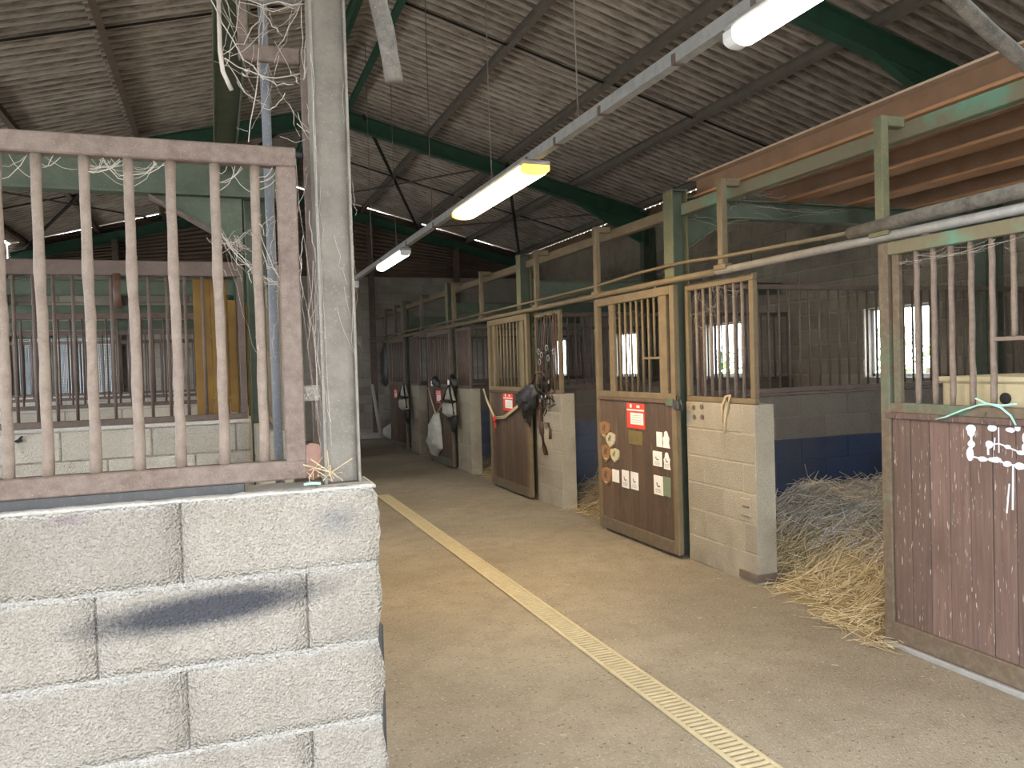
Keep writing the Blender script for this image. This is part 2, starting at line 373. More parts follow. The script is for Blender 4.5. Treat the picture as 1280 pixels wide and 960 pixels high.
# ------------------------------------------------------------------ block walls
BM_CACHE = {}
def block_mesh(d, mat):
    key = (round(d[0], 3), round(d[1], 3), round(d[2], 3), mat.name)
    me = BM_CACHE.get(key)
    if me is None:
        bm = bmesh.new(); b_box(bm, (-d[0]/2, -d[1]/2, 0), (d[0]/2, d[1]/2, d[2]), .007)
        me = mesh_of('block', bm, mat); BM_CACHE[key] = me
    return me
def rect_sub(segs, a, b):
    out = []
    for s, e in segs:
        if b <= s or a >= e: out.append((s, e)); continue
        if a-s > .03: out.append((s, a))
        if e-b > .03: out.append((b, e))
    return out
def blockwall(root, axis, u0, u1, n0, n1, z0, z1, course, blen, matf, visible=None, holes=(), joint=.010, jit=.003, phase=0., core=None, core_in=.012):
    """wall running along axis ('x'/'y') from u0..u1, thickness n0..n1 on the other axis"""
    rows = int(math.ceil((z1-z0)/course - .05)); rest = bmesh.new(); nrest = 0
    for r in range(rows):
        za = z1-(r+1)*course; zb = z1-r*course
        za = max(za, z0)
        if zb-za < .05: continue
        off = (phase + (.5 if r % 2 else 0.))*blen
        k0 = int(math.floor((u0-off)/blen))-1
        for k in range(k0, k0+int((u1-u0)/blen)+4):
            a = max(u0, off+k*blen); b = min(u1, off+(k+1)*blen)
            if b-a < .03: continue
            segs = [(a, b)]
            for (ha, hb, hz0, hz1) in holes:
                if hz0 < (za+zb)/2 < hz1: segs = rect_sub(segs, ha, hb)
            for s, e in segs:
                uc = (s+e)/2; zc = (za+zb)/2; m = matf(uc, zc)
                du, dn, dz = e-s-joint, n1-n0, zb-za-joint
                j = random.uniform(-jit, jit)
                nc = (n0+n1)/2+j
                loc = (uc, nc, za+joint/2) if axis == 'x' else (nc, uc, za+joint/2)
                dims = (du, dn, dz) if axis == 'x' else (dn, du, dz)
                if visible is None or visible(uc, zc): link('block', block_mesh(dims, m), loc, root)
                else:
                    b_box(rest, (loc[0]-dims[0]/2, loc[1]-dims[1]/2, loc[2]), (loc[0]+dims[0]/2, loc[1]+dims[1]/2, loc[2]+dims[2])); nrest += 1
    if nrest:
        o = put('block_rows', rest, matf((u0+u1)/2, (z0+z1)/2), root); o['kind'] = 'stuff'
    else: rest.free()
    # recessed mortar core, cut round the holes
    bm = bmesh.new(); ci = core_in
    us = sorted({u0, u1, *[h[0] for h in holes], *[h[1] for h in holes]})
    for a, b in zip(us, us[1:]):
        zs = [(z0, z1)]
        for (ha, hb, hz0, hz1) in holes:
            if ha <= (a+b)/2 <= hb:
                zs = rect_sub(zs, hz0, hz1)
        for s, e in zs:
            e2 = e-.004 if e == z1 else e
            if axis == 'x': b_box(bm, (a, n0+ci, s), (b, n1-ci, e2))
            else: b_box(bm, (n0+ci, a, s), (n1-ci, b, e2))
    put('mortar', bm, core or M['mortar'], root)

# ================================================================== STRUCTURE
# floor and ground outside
bm = bmesh.new(); b_box(bm, (XL-.2, YN-.3, -.25), (XR+.2, YE+.2, 0.)); fl = put('floor', bm, M['floor']); tag(fl, kind='structure')
bm = bmesh.new(); b_box(bm, (-40, -40, -.5), (40, 45, -.26)); g = put('ground', bm, M['gravel']); tag(g, kind='structure')

# end wall ------------------------------------------------------------
EW = 3.80
we = thing('wall_end', (RX, YE, 0), kind='structure')
NET = (-3.86, -2.0, 1.0, 2.50)
blockwall(we, 'x', XL-.2, XR+.2, YE, YE+.2, 0, EW, .2, .5, lambda u, z: M['block_end'],
          lambda u, z: (u < .3 and z > .8) or (2.7 < u < 6.2 and z > .2), holes=[NET], joint=.014)
# dark corrugated gable boarding above the blocks, one panel each
def gable_panel(x0, x1, zb):
    bm = bmesh.new(); n = 34; rows = []
    for i in range(n+1):
        t = i/n; off = .030*(1 if (i//1) % 2 else 0)
        row = []
        for x in (x0, x1):
            zt = roof_z(x)-.022; row.append(bm.verts.new((x, YE+.05+off, zb + (zt-zb)*t)))
        rows.append(row)
    for a, b in zip(rows, rows[1:]): bm.faces.new((a[0], a[1], b[1], b[0]))
    put('cladding_panel', bm, M['cladding'], we)
xs = [XL+.0, -2.6, -1.3, 0., 1.0, RX, 2.9, 4.1, 5.3, 6.4, XR]
for a, b in zip(xs, xs[1:]): gable_panel(a, b, EW-.02)
# right and left walls with window openings ------------------------------------------------
WIN = [(3.30, 4.30), (6.65, 7.62), (10.05, 11.0), (13.25, 14.2), (16.5, 17.4)]
WZ0, WZ1 = 1.33, 2.18
WINL = [(2.9, 5.1), (6.1, 8.3), (9.5, 11.7), (12.8, 15.0), (16.0, 18.2)]
EZR = roof_z(XR)-.15
wr = thing('wall_right', (XR, 8.5, 0), kind='structure')
blockwall(wr, 'y', YN, YE+.0, XR, XR+.2, 0, 4.16, .2, .5, lambda u, z: M['block_right'],
          lambda u, z: 5.4 < u < 14.5 and z > 1.2 and not (u > 9.5 and z > 3.4), holes=[(a, b, WZ0-.13, WZ1+.02) for a, b in WIN], joint=.012)
box('eaves_board', (XR+.0, YN, 4.16), (XR+.03, YE, 4.385), M['wood_jamb'], wr)
wl = thing('wall_left', (XL, 8.5, 0), kind='structure')
blockwall(wl, 'y', YN, YE, XL-.2, XL, 0, 4.16, .2, .5, lambda u, z: M['block_end'],
          lambda u, z: False, holes=[(a, b, 1.17, 2.72) for a, b in WINL]+[(-.55, 2.15, -.1, 3.05)], joint=.012)
box('eaves_board', (XL-.03, YN, 4.16), (XL, YE, 4.385), M['wood_jamb'], wl)
def window(n, x0, x1, a, b, WZ0=WZ0, WZ1=WZ1):
    """steel frame with two mullions, a sill, and a hazy pane in the opening"""
    t = thing('window_%d' % n, ((x0+x1)/2, (a+b)/2, WZ0-.13), kind='structure')
    xm = x1-.05 if x1 > 0 else x0+.05
    box('sill', (x0-.015, a-.02, WZ0-.13), (x1+.015, b+.02, WZ0), M['block_stall'], t, .008)
    f = bmesh.new()
    for lo, hi in (((a, WZ0), (a+.04, WZ1)), ((b-.04, WZ0), (b, WZ1)), ((a, WZ0), (b, WZ0+.04)), ((a, WZ1-.04), (b, WZ1))):
        b_box(f, (xm-.02, lo[0], lo[1]), (xm+.02, hi[0], hi[1]))
    put('window_frame', f, M['window_frame'], t)
    return t
for k, (a, b) in enumerate(WIN): window(k+1, XR, XR+.2, a, b)
for k, (a, b) in enumerate(WINL): window(k+6, XL-.2, XL, a, b, 1.30, 2.70)

# netted opening in the end wall
tn = thing('window_11', ((NET[0]+NET[1])/2, YE+.05, NET[2]), kind='structure')
f = bmesh.new()
for lo, hi in (((NET[0], NET[2]), (NET[0]+.06, NET[3])), ((NET[1]-.06, NET[2]), (NET[1], NET[3])), ((NET[0], NET[2]), (NET[1], NET[2]+.06)), ((NET[0], NET[3]-.06), (NET[1], NET[3])), ((-3.18, NET[2]), (-3.10, NET[3]))):
    b_box(f, (lo[0], YE+.02, lo[1]), (hi[0], YE+.08, hi[1]))
put('window_frame', f, M['green_dusty'], tn)
nb = bmesh.new()
x = NET[0]+.06
while x < NET[1]-.06: b_box(nb, (x, YE+.045, NET[2]+.05), (x+.0245, YE+.05, NET[3]-.05)); x += .028
z = NET[2]+.06
while z < NET[3]-.06: b_box(nb, (NET[0]+.05, YE+.051, z), (NET[1]-.05, YE+.056, z+.0265)); z += .032
o = put('net', nb, M['net_dark'], tn); o['kind'] = 'stuff'
box('bright_ledge', (-1.95, YE-.06, 1.10), (-.5, YE+.0, 1.22), M['white_plastic'], we, .01)
box('trim_1', (2.9, YE-.45, 0), (4.6, YE, .12), M['mortar_pale'], None, .01); bpy.data.objects['trim_1']['kind'] = 'structure'

# near gable behind the viewer: rendered wall with a wide doorway (daylight comes in here)
GD = (-1.3, 2.0, 2.6)
wn = thing('wall_near', (RX, YN, 0), kind='structure')
box('wall_panel', (XL-.2, YN-.2, 0), (GD[0], YN, 4.3), M['block_end'], wn); box('wall_panel', (GD[1], YN-.2, 0), (XR+.2, YN, 4.3), M['block_end'], wn)
box('wall_panel', (GD[0], YN-.2, GD[2]), (GD[1], YN, 4.3), M['block_end'], wn)
bm = bmesh.new(); b_prism(bm, [(XL-.2-RX, 4.3), (XR+.2-RX, 4.3), (XR-RX, roof_z(XR)-.1), (0, RZ-.1), (XL-RX, roof_z(XL)-.1)], (RX, YN-.12, 0), (RX, YN-.04, 0), Vector((1, 0, 0)), Vector((0, 0, 1)))
bmesh.ops.recalc_face_normals(bm, faces=bm.faces); put('gable_boarding', bm, M['cladding'], wn)
# roof -------------------------------------------------------------------------------------
ceil = thing('ceiling', (RX, 8.5, roof_z(XR)), kind='structure')
XOFF = [.0, 1.52, 2.79, 4.08, 5.38, 5.60]
def sheet_mesh(x0, x1, sign, wid):
    key = ('sheet', x0, x1, sign, round(wid, 3)); me = CACHE.get(key)
    if me: return me
    bm = bmesh.new(); n = 6*8; A = []; B = []; cl = bm.verts.layers.float.new('flute_shade')
    L0 = x0-.02; L1 = x1+.10
    for s in range(2):
        rowA, rowB = [], []
        for i in range(n+1):
            y = wid*i/n; w = .027*math.cos(2*math.pi*i/8.) + (0.0 if s == 0 else .007)
            za = RZ-SL*L0+.028; zb = RZ-SL*L1
            rowA.append(bm.verts.new((sign*L0, y, za+w))); rowB.append(bm.verts.new((sign*L1, y, zb+w)))
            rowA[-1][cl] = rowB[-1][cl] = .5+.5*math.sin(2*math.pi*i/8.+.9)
        A.append(rowA); B.append(rowB)
    for i in range(n):
        for s in range(2): bm.faces.new((A[s][i], A[s][i+1], B[s][i+1], B[s][i]))
        bm.faces.new((A[0][i], A[0][i+1], A[1][i+1], A[1][i])); bm.faces.new((B[0][i], B[0][i+1], B[1][i+1], B[1][i]))
    bmesh.ops.recalc_face_normals(bm, faces=bm.faces)
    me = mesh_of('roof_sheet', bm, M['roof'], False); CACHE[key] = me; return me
NY = 20; WID = (YE+.15-YN)/NY
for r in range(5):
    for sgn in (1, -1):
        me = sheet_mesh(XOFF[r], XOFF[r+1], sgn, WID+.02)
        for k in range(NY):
            if sgn == 1 and r in (0, 1, 2) and k in (1, 2):      # unseen translucent sheets added overhead to brighten the near floor
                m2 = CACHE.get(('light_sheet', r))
                if m2 is None: m2 = me.copy(); m2.materials[0] = M['added_rooflight']; CACHE[('light_sheet', r)] = m2
                link('added_rooflight_sheet', m2, (RX, YN+k*WID, .001*(k % 2)), ceil)
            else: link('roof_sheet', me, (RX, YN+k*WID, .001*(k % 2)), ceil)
rc = bmesh.new()
b_prism(rc, [(-.34, -.34*SL+.05), (0, .06), (.34, -.34*SL+.05), (.34, -.34*SL+.062), (0, .075), (-.34, -.34*SL+.062)], (RX, YN, RZ+.02), (RX, YE+.15, RZ+.02), Vector((1, 0, 0)), Vector((0, 0, 1)))
put('ridge_cap', rc, M['roof'], ceil)
# purlins
for sgn in (1, -1):
    for k, xo in enumerate([.24]+XOFF[1:5]):
        x = RX+sgn*xo; z = roof_z(x)-.095
        s = Vector((1, 0, -SL*sgn)).normalized()
        m = M['green_dark'] if k == 0 else (M['brown_steel'] if sgn < 0 else M['purlin_grey'])
        ibeam('purlin', (x, YN, z), (x, YE+.1, z), .13, .07, m, ceil, side=s, tw=.008, tf=.01)
    # anti-sag rods halfway between the frames
    for y in (2.3, 8.82, 15.45):
        for a, b in zip([.24]+XOFF[1:4], XOFF[1:5]):
            tube('sag_rod', [(RX+sgn*a, y, roof_z(RX+a)-.07), (RX+sgn*b, y+.05, roof_z(RX+b)-.07)], .013, M['dark_void'], ceil, 6)
    # cross bracing in the far bay
    for (ya, yb) in ((12.4, 18.6), (18.6, 12.4)):
        for xa, xb in ((.45, 2.8), (2.8, 5.4)):
            tube('brace_rod', [(RX+sgn*xa, ya, roof_z(RX+xa)-.20), (RX+sgn*xb, yb, roof_z(RX+xb)-.20)], .016 if ya > yb else .030, M['rust_dark'] if ya > yb else M['dark_void'], ceil, 6)
# portal frames
def rafter(y, label):
    t = thing('steel_rafter', (RX, y, roof_z(XR)-.4), label, 'rafter')
    for sgn in (1, -1):
        x1 = XR-.14 if sgn > 0 else XL+.14
        a = Vector((RX, y, RZ-.30)); b = Vector((x1, y, roof_z(x1)-.30))
        ibeam('rafter_beam', a, b, .24, .13, M['green_dark'], t, side=(0, 1, 0), tf=.016)
        bm = bmesh.new()                              # haunch under the eaves end
        xa = x1-sgn*1.5
        vs = [(xa, roof_z(xa)-.41), (x1, roof_z(x1)-.41), (x1, roof_z(x1)-.80)]
        for dy in (-.05, .05): [bm.verts.new((px, y+dy, pz)) for px, pz in vs]
        bm.verts.ensure_lookup_table(); v = bm.verts
        bm.faces.new((v[0], v[1], v[2])); bm.faces.new((v[5], v[4], v[3]))
        for k in range(3): bm.faces.new((v[k], v[(k+1) % 3], v[3+(k+1) % 3], v[3+k]))
        bmesh.ops.recalc_face_normals(bm, faces=bm.faces)
        put('haunch', bm, M['green_dark'], t)
        ibeam('stanchion', (x1, y, 0), (x1, y, roof_z(x1)-.25), .24, .13, M['green_dusty'], t, side=(0, 1, 0))
    bm = bmesh.new(); b_box(bm, (RX-.02, y-.08, RZ-.56), (RX+.02, y+.08, RZ-.20)); put('apex_plate', bm, M['green_dark'], t)
    return t
rafter(5.82, 'dark green steel roof frame nearest the viewer, above the stored orange beams')
rafter(12.5, 'dark green steel roof frame crossing behind the yellow lit lamp')
te = thing('steel_rafter', (RX, YE-.2, roof_z(XR)-.4), 'dark green gable frame against the brown end boarding', 'rafter')
for sgn in (1, -1):
    x1 = XR-.1 if sgn > 0 else XL+.1
    ibeam('rafter_beam', (RX, YE-.12, RZ-.34), (x1, YE-.12, roof_z(x1)-.34), .22, .12, M['green_dark'], te, side=(0, 1, 0))
    for xo in (1.65, 3.75):
        x = RX+sgn*xo; ibeam('gable_post', (x, YE-.1, 0), (x, YE-.1, roof_z(x)-.4), .16, .12, M['rust_dark'], te, side=(1, 0, 0))

# ================================================================== RIGHT STALLS
def partition(side, y, label, low, grille_label=None, gm='rust_dark'):
    """block wall between two stalls with its bar grille on top"""
    x0, x1 = (PX+.16, XR-.005) if side > 0 else (XL+.005, .20)
    t = thing('partition_wall', ((x0+x1)/2, y+.08, 0), label, 'partition')
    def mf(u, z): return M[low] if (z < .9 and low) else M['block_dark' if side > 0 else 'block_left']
    vis = (lambda u, z: True) if y < 13 else (lambda u, z: False)
    for z0, z1 in ((0, .9), (.9, 1.28)):
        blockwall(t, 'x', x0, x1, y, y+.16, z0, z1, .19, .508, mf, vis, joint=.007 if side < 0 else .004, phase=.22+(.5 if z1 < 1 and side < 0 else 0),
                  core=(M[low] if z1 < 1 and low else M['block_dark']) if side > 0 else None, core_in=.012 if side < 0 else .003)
    box('coping', (x0, y-.01, 1.275), (x1, y+.17, 1.30), M['rust_dark'] if side > 0 else M['mortar_pale'], t, .006)
    g = thing('bar_grille', ((x0+x1)/2, y+.08, 1.30), grille_label, 'grille')
    zt = 2.19 if side > 0 else (2.25 if y < 6 else 2.20); zb = 1.335
    th = .032 if side > 0 else (.085 if y < 6 else .055)
    yy = y+.05
    box('rail', (x0+.05, yy-.02, zt-.01), (x1-.01, yy+.02, zt+th), M[gm], g, .004)
    box('rail', (x0+.05, yy-.02, 1.30), (x1-.01, yy+.02, 1.34), M[gm], g, .004)
    for xe in (x0+.05, x1-.05): box('stile', (xe, yy-.02, 1.34), (xe+.04, yy+.02, zt-.01), M[gm], g, .004)
    n = int((x1-x0-.2)/.1045); step = (x1-x0-.14)/n
    for k in range(1, n): vbar('bar', x0+.09+k*step, yy, 1.34, zt-.01, .010, M[gm], g)
    return t, g
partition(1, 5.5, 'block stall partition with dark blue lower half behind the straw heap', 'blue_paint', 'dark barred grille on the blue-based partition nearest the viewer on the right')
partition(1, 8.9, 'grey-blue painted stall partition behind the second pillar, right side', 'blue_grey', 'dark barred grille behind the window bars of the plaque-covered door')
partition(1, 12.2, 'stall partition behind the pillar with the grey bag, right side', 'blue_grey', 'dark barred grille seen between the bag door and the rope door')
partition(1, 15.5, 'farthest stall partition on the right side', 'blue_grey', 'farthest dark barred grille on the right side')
partition(-1, 5.5, 'block partition seen straight through the rusty foreground grille', None, 'rusty grille with thick top tube behind the foreground grille', 'rust_dark')
partition(-1, 8.9, 'left block partition second behind the foreground grille', None, 'second grille behind the foreground grille, lower in view', 'rust_dark')
partition(-1, 12.2, 'left block partition third behind the foreground grille', None, 'third thin barred grille behind the foreground grille', 'rust_dark')
partition(-1, 15.5, 'left block partition farthest back near the netted window', None, 'farthest thin barred grille in front of the netted window', 'rust_dark')

PILY = [(4.60, 5.46), (7.93, 8.66), (11.25, 11.95), (14.45, 15.15)]
PLAB = ['pale block pillar with four bolt holes beside the straw-filled opening', 'tan block pillar with black bridles hanging over it',
        'block pillar beside the grey bag and pale cloth', 'shadowed block pillar beside the farthest bag']
GLAB = ['ochre fixed grille above the pillar with four bolt holes', 'ochre fixed grille hung with black bridles', 'narrow dark grille above the pillar beside the grey bag', 'farthest narrow dark grille on the right stall row']
def pillar(k, side=1):
    a, b = PILY[k]; f = PX if side > 0 else .22
    t = thing('stall_pillar', (f+.08, (a+b)/2, 0), PLAB[k] if side > 0 else 'left stall pillar %s' % ['nearest behind the grey column', 'second behind the grey column', 'third along the left row', 'farthest along the left row'][k], 'pillar')
    blockwall(t, 'y', a, b, f, f+.17, 0, 1.275, .2125, .47, lambda u, z: M['block_pillar'], None, joint=.006, jit=.002, phase=.1+.3*k, core=M['block_pillar'], core_in=.004)
    return t
def fixed_grille(k, side=1):
    a, b = PILY[k]; x = (PX+.03) if side > 0 else .34; m = M['ochre_steel'] if k < 2 else M['rust_dark']
    t = thing('bar_grille', (x, (a+b)/2, 1.275), GLAB[k] if side > 0 else 'left fixed grille above the %s left pillar' % ['nearest', 'second', 'third', 'farthest'][k], 'grille')
    box('rail', (x-.02, a, 1.275), (x+.02, b, 1.315), m, t, .004); box('rail', (x-.02, a, 2.15), (x+.02, b, 2.20), m, t, .004)
    box('stile', (x-.02, a, 1.315), (x+.02, a+.05, 2.15), m, t, .004); box('stile', (x-.02, b-.04, 1.315), (x+.02, b, 2.15), m, t, .004)
    n = 8
    for i in range(1, n): vbar('bar', x, a+.05+(b-a-.09)*i/n, 1.315, 2.15, .0115, M['bar_dusty'] if k == 0 else m, t)
    return t
for k in range(4):
    pillar(k); fixed_grille(k); pillar(k, -1); fixed_grille(k, -1)
# details on the first pillar
p0 = bpy.data.objects['stall_pillar']
def disc(name, x, y, z, r, mat, parent, n=10, th=.006):
    bm = bmesh.new(); b_tube(bm, [(x-th, y, z), (x+th, y, z)], r, n); return put(name, bm, mat, parent)
for (y, z) in ((5.345, 1.225), (5.24, 1.235), (5.34, 1.15), (5.235, 1.155)): disc('bolt_hole', PX-.001, y, z, .021, M['rust_dark'], p0, th=.004)
box('corner_iron', (PX-.012, 4.585, .02), (PX+.18, 4.80, .075), M['rust_dark'], p0, .004)
box('patch_plate', (PX-.010, 4.655, .47), (PX+.02, 4.775, .60), M['block_pillar'], p0, .006)
box('patch_slot', (PX-.014, 4.665, .535), (PX-.008, 4.74, .548), M['rust_dark'], p0)

# low block wall hidden in part behind the nearest door
tb = thing('low_wall', (PX+.08, 2.9, 0), 'low block wall behind the nearest brown door', 'wall')
blockwall(tb, 'y', 2.51, 3.2, PX, PX+.16, 0, 1.25, .208, .47, lambda u, z: M['block_pillar'], lambda u, z: True, joint=.007)

# --- doors
def frame_tube(t, m, y0, y1, z0, z1, x=3.455, w=.06, d=.045, name='frame'):
    bm = bmesh.new()
    b_box(bm, (x-d/2, y0, z0), (x+d/2, y0+w, z1), .004); b_box(bm, (x-d/2, y1-w, z0), (x+d/2, y1, z1), .004)
    b_box(bm, (x-d/2, y0+w, z1-w), (x+d/2, y1-w, z1), .004); b_box(bm, (x-d/2, y0+w, z0), (x+d/2, y1-w, z0+w), .004)
    return put(name, bm, m, t)
def door(y0, y1, label, wood, steel, bars, hatch, stiles, k):
    """sliding stall door: steel frame, wooden boards below, bars above; y1 is the far edge"""
    x = 3.455
    t = thing('stall_door', (x, (y0+y1)/2, 0), label, 'door')
    box('stile', (x-.024, y1-.065, 0.03), (x+.024, y1, 2.205), M[steel], t, .004)
    box('stile', (x-.024, y0, 0.03), (x+.024, y0+.065, 2.205), M[steel], t, .004)
    box('top_rail', (x-.024, y0+.065, 2.135), (x+.024, y1-.065, 2.205), M['worn_green' if k == 0 else steel], t, .004)
    box('middle_rail', (x-.024, y0+.065, 1.283), (x+.024, y1-.065, 1.335), M[steel], t, .004)
    box('bottom_rail', (x-.030, y0+.065, .03), (x+.024, y1-.065, .135), M['worn_door'], t, .004)
    n = 11; a = y0+.066; wdt = (y1-y0-.132)/n
    for i in range(n):
        j = random.uniform(-.0015, .0015)
        box('plank', (x-.012+j, a+i*wdt+.0018, .135), (x+.012+j, a+(i+1)*wdt-.0018, 1.25), M[wood], t, .003)
    box('capping_strip', (x-.028, y0+.03, 1.25), (x+.026, y1-.03, 1.283), M[wood], t, .005)
    for (sa, sb) in stiles: box('inner_stile', (x-.016, sa, 1.33), (x+.016, sb, 2.135), M[steel], t, .004)
    bmat = M['bar_dusty'] if k == 0 else M[steel]
    br = .0135 if k == 0 else .0115
    for yb in bars: vbar('bar', x, yb, 1.33, 2.135, br, bmat, t, 8, 1 if k == 0 else 0)
    (h0, h1, hz, hb) = hatch
    for yb in hb: vbar('bar', x, yb, hz+.01, 2.135, br, bmat, t, 8, 1 if k == 0 else 0)
    if h1 > h0: box('hatch_bar', (x-.010, h0, hz-.010), (x+.010, h1, hz+.010), bmat, t, .003)
    r = bmesh.new(); b_tube(r, [(x-.02, y1-.10, .03), (x+.02, y1-.10, .03)], .03, 12); put('roller', r, M['rubber_wheel'], t)
    for yy in (y0+.3, y1-.3):
        hb_ = bmesh.new(); b_box(hb_, (x-.006, yy-.02, 2.20), (x+.006, yy+.02, 2.235)); put('hanger_strap', hb_, M['rust_dark'], t)
    return t
d_near = door(1.95, 3.385, 'brown plank stall door with white glue blotches and teal twine, nearest', 'plank_near', 'worn_door',
     [3.15, 3.046, 2.943, 2.831, 2.72], (2.06, 2.72, 1.656, [2.612, 2.505, 2.40, 2.29, 2.18]), [(3.255, 3.30), (2.02, 2.06)], 0)
d_3 = door(5.47, 6.88, 'brown stall door covered in plaques and small white cards', 'plank', 'ochre_steel',
     [6.41, 6.305, 6.20, 6.10, 6.0, 5.90], (5.72, 6.0, 1.627, [5.805]), [(6.51, 6.60), (5.60, 5.715)], 1)
d_2 = door(8.66, 10.09, 'brown stall door with a tan rope slung in a V', 'plank', 'ochre_steel',
     [9.75, 9.63, 9.51, 9.39, 9.27, 9.15, 9.03], (0, 0, 1.63, []), [(9.83, 9.92), (8.80, 8.90)], 2)
d_1 = door(11.95, 13.36, 'dark stall door half hidden by a pale hanging cloth', 'plank', 'rust_dark',
     [13.1, 12.98, 12.86, 12.74, 12.62, 12.5, 12.38, 12.26, 12.14], (0, 0, 1.63, []), [(13.16, 13.22)], 3)
d_0 = door(15.15, 16.6, 'farthest dark stall door beside a grey bag, right row', 'plank', 'rust_dark',
     [16.3, 16.15, 16.0, 15.85, 15.7, 15.55, 15.4], (0, 0, 1.63, []), [], 4)
# floor guide rail in front of the nearest door
gr = thing('door_guide', (3.40, 2.65, 0), 'dusty steel guide strip on the floor under the nearest door', 'guide rail')
box('guide_strip', (3.405, 1.9, 0), (3.435, 3.40, .028), M['galvanised'], gr, .003); box('guide_foot', (3.40, 3.36, 0), (3.48, 3.43, .022), M['rust_dark'], gr, .003)
# door stiles/latch at the plaque door
lt = thing('door_latch', (3.42, 5.46, 1.22), 'black steel latch with padlock between plaque door and pillar', 'latch')
box('plate', (3.415, 5.49, 1.235), (3.432, 5.60, 1.295), M['green_dusty'], lt, .003)
box('padlock', (3.405, 5.40, 1.205), (3.445, 5.475, 1.285), M['black_rubber'], lt, .012)
tube('shackle', [(3.42, 5.41, 1.28), (3.42, 5.40, 1.315), (3.42, 5.42, 1.33), (3.42, 5.44, 1.315), (3.42, 5.44, 1.28)], .006, M['black_rubber'], lt, 6)
tube('hanging_bolt', [(3.42, 5.385, 1.29), (3.42, 5.355, 1.24), (3.42, 5.35, 1.20)], .008, M['black_rubber'], lt, 6)

# left stall fronts: same kind of doors, seen edge-on past the column (kept simple)
for k, (a, b) in enumerate(((5.6, 6.9), (9.0, 10.3), (12.3, 13.6), (15.6, 16.9))):
    t = thing('stall_door', (.46, (a+b)/2, 0), 'left row stall door %s, seen edge-on past the grey column' % ['nearest', 'second', 'third', 'farthest'][k], 'door')
    for (n_, y0, y1, z0, z1) in (('stile', a, a+.06, .03, 2.2), ('stile', b-.06, b, .03, 2.2), ('top_rail', a+.06, b-.06, 2.14, 2.2), ('middle_rail', a+.06, b-.06, 1.26, 1.33), ('bottom_rail', a+.06, b-.06, .03, .13)):
        box(n_, (.44, y0, z0), (.48, y1, z1), M['rust_dark'], t, .004)
    for i in range(10):
        w_ = (b-a-.12)/10; box('plank', (.45, a+.06+i*w_+.002, .13), (.472, a+.06+(i+1)*w_-.002, 1.26), M['plank'], t, .003)
    for i in range(1, 11): vbar('bar', .46, a+.06+(b-a-.12)*i/11, 1.33, 2.14, .011, M['rust_dark'], t)

# --- posts, headers, hangers, ties
POSTY = [2.35, 5.60, 9.05, 12.30, 15.6]
PNAMES = ['nearest, beyond the right picture edge', 'nearest in view, beside the plaque door', 'second, above the black bridles', 'third, above the grey bag', 'farthest down the row']
for k, y in enumerate(POSTY):
    zt = 2.99 if k == 1 else 2.95
    t = thing('stall_post', (3.60, y+.07, 0), 'yellow-green steel post of the right stalls, %s' % PNAMES[k], 'post')
    box('flange', (3.525, y, 0), (3.537, y+.14, zt), M['green_ochre'], t, .002); box('flange', (3.663, y, 0), (3.675, y+.14, zt), M['green_ochre'], t, .002)
    box('web', (3.537, y+.066, 0), (3.663, y+.074, zt), M['green_dusty'], t)
    box('cap_plate', (3.52, y, zt), (3.68, y+.14, zt+.008), M['green_dusty'], t)
    # tie from the post back to the wall, with a curved gusset plate under it
    tz = 2.865 if k < 2 else 2.56; tb_ = tz-.08
    tt = thing('tie_beam', (5.5, y+.10, tb_), 'green tie beam from right post to back wall, %s' % PNAMES[k].split(',')[0], 'tie beam')
    ibeam('tie_shaft', (3.68, y+.07, tz), (XR-.01, y+.07, tz), .16, .10, M['green_dusty'], tt, side=(0, 1, 0))
    pts = [(3.68+.62*i/10, tb_-.26*(1-math.sin(i/10*math.pi/2))) for i in range(11)]
    prof = [(3.68, tb_)]+pts[:-1]+[(4.30, tb_-.001)]
    bm = bmesh.new(); b_prism(bm, [(px-3.68, pz) for px, pz in prof], (3.68, y+.064, 0), (3.68, y+.076, 0), Vector((1, 0, 0)), Vector((0, 0, 1)))
    bmesh.ops.recalc_face_normals(bm, faces=bm.faces); put('gusset', bm, M['green_dusty'], tt)
    rib = [(px, pz-.010) for px, pz in pts[::-1]]
    bm = bmesh.new(); b_prism(bm, [(px-3.68, pz) for px, pz in pts+rib], (3.68, y+.03, 0), (3.68, y+.11, 0), Vector((1, 0, 0)), Vector((0, 0, 1)))
    bmesh.ops.recalc_face_normals(bm, faces=bm.faces); put('gusset_edge', bm, M['green_ochre'], tt)
for k, (a, b) in enumerate(zip(POSTY, POSTY[1:]+[YE-.12])):
    t = thing('header_beam', (3.615, (a+b)/2, 2.80), 'square header tube over the right stalls, %s' % ['green near length under the orange beams', 'ochre length over the plaque door', 'length over the rope door', 'length over the grey bag', 'farthest length'][k], 'header')
    box('header_tube', (3.60, a+.145, 2.785), (3.67, b-.005, 2.875), M['worn_green' if k == 0 else 'ochre_steel'], t, .005)
HANG = [2.1, 3.37, 4.83, 6.84, 8.36, 10.36, 11.72, 13.75, 15.10, 15.95, 16.9]
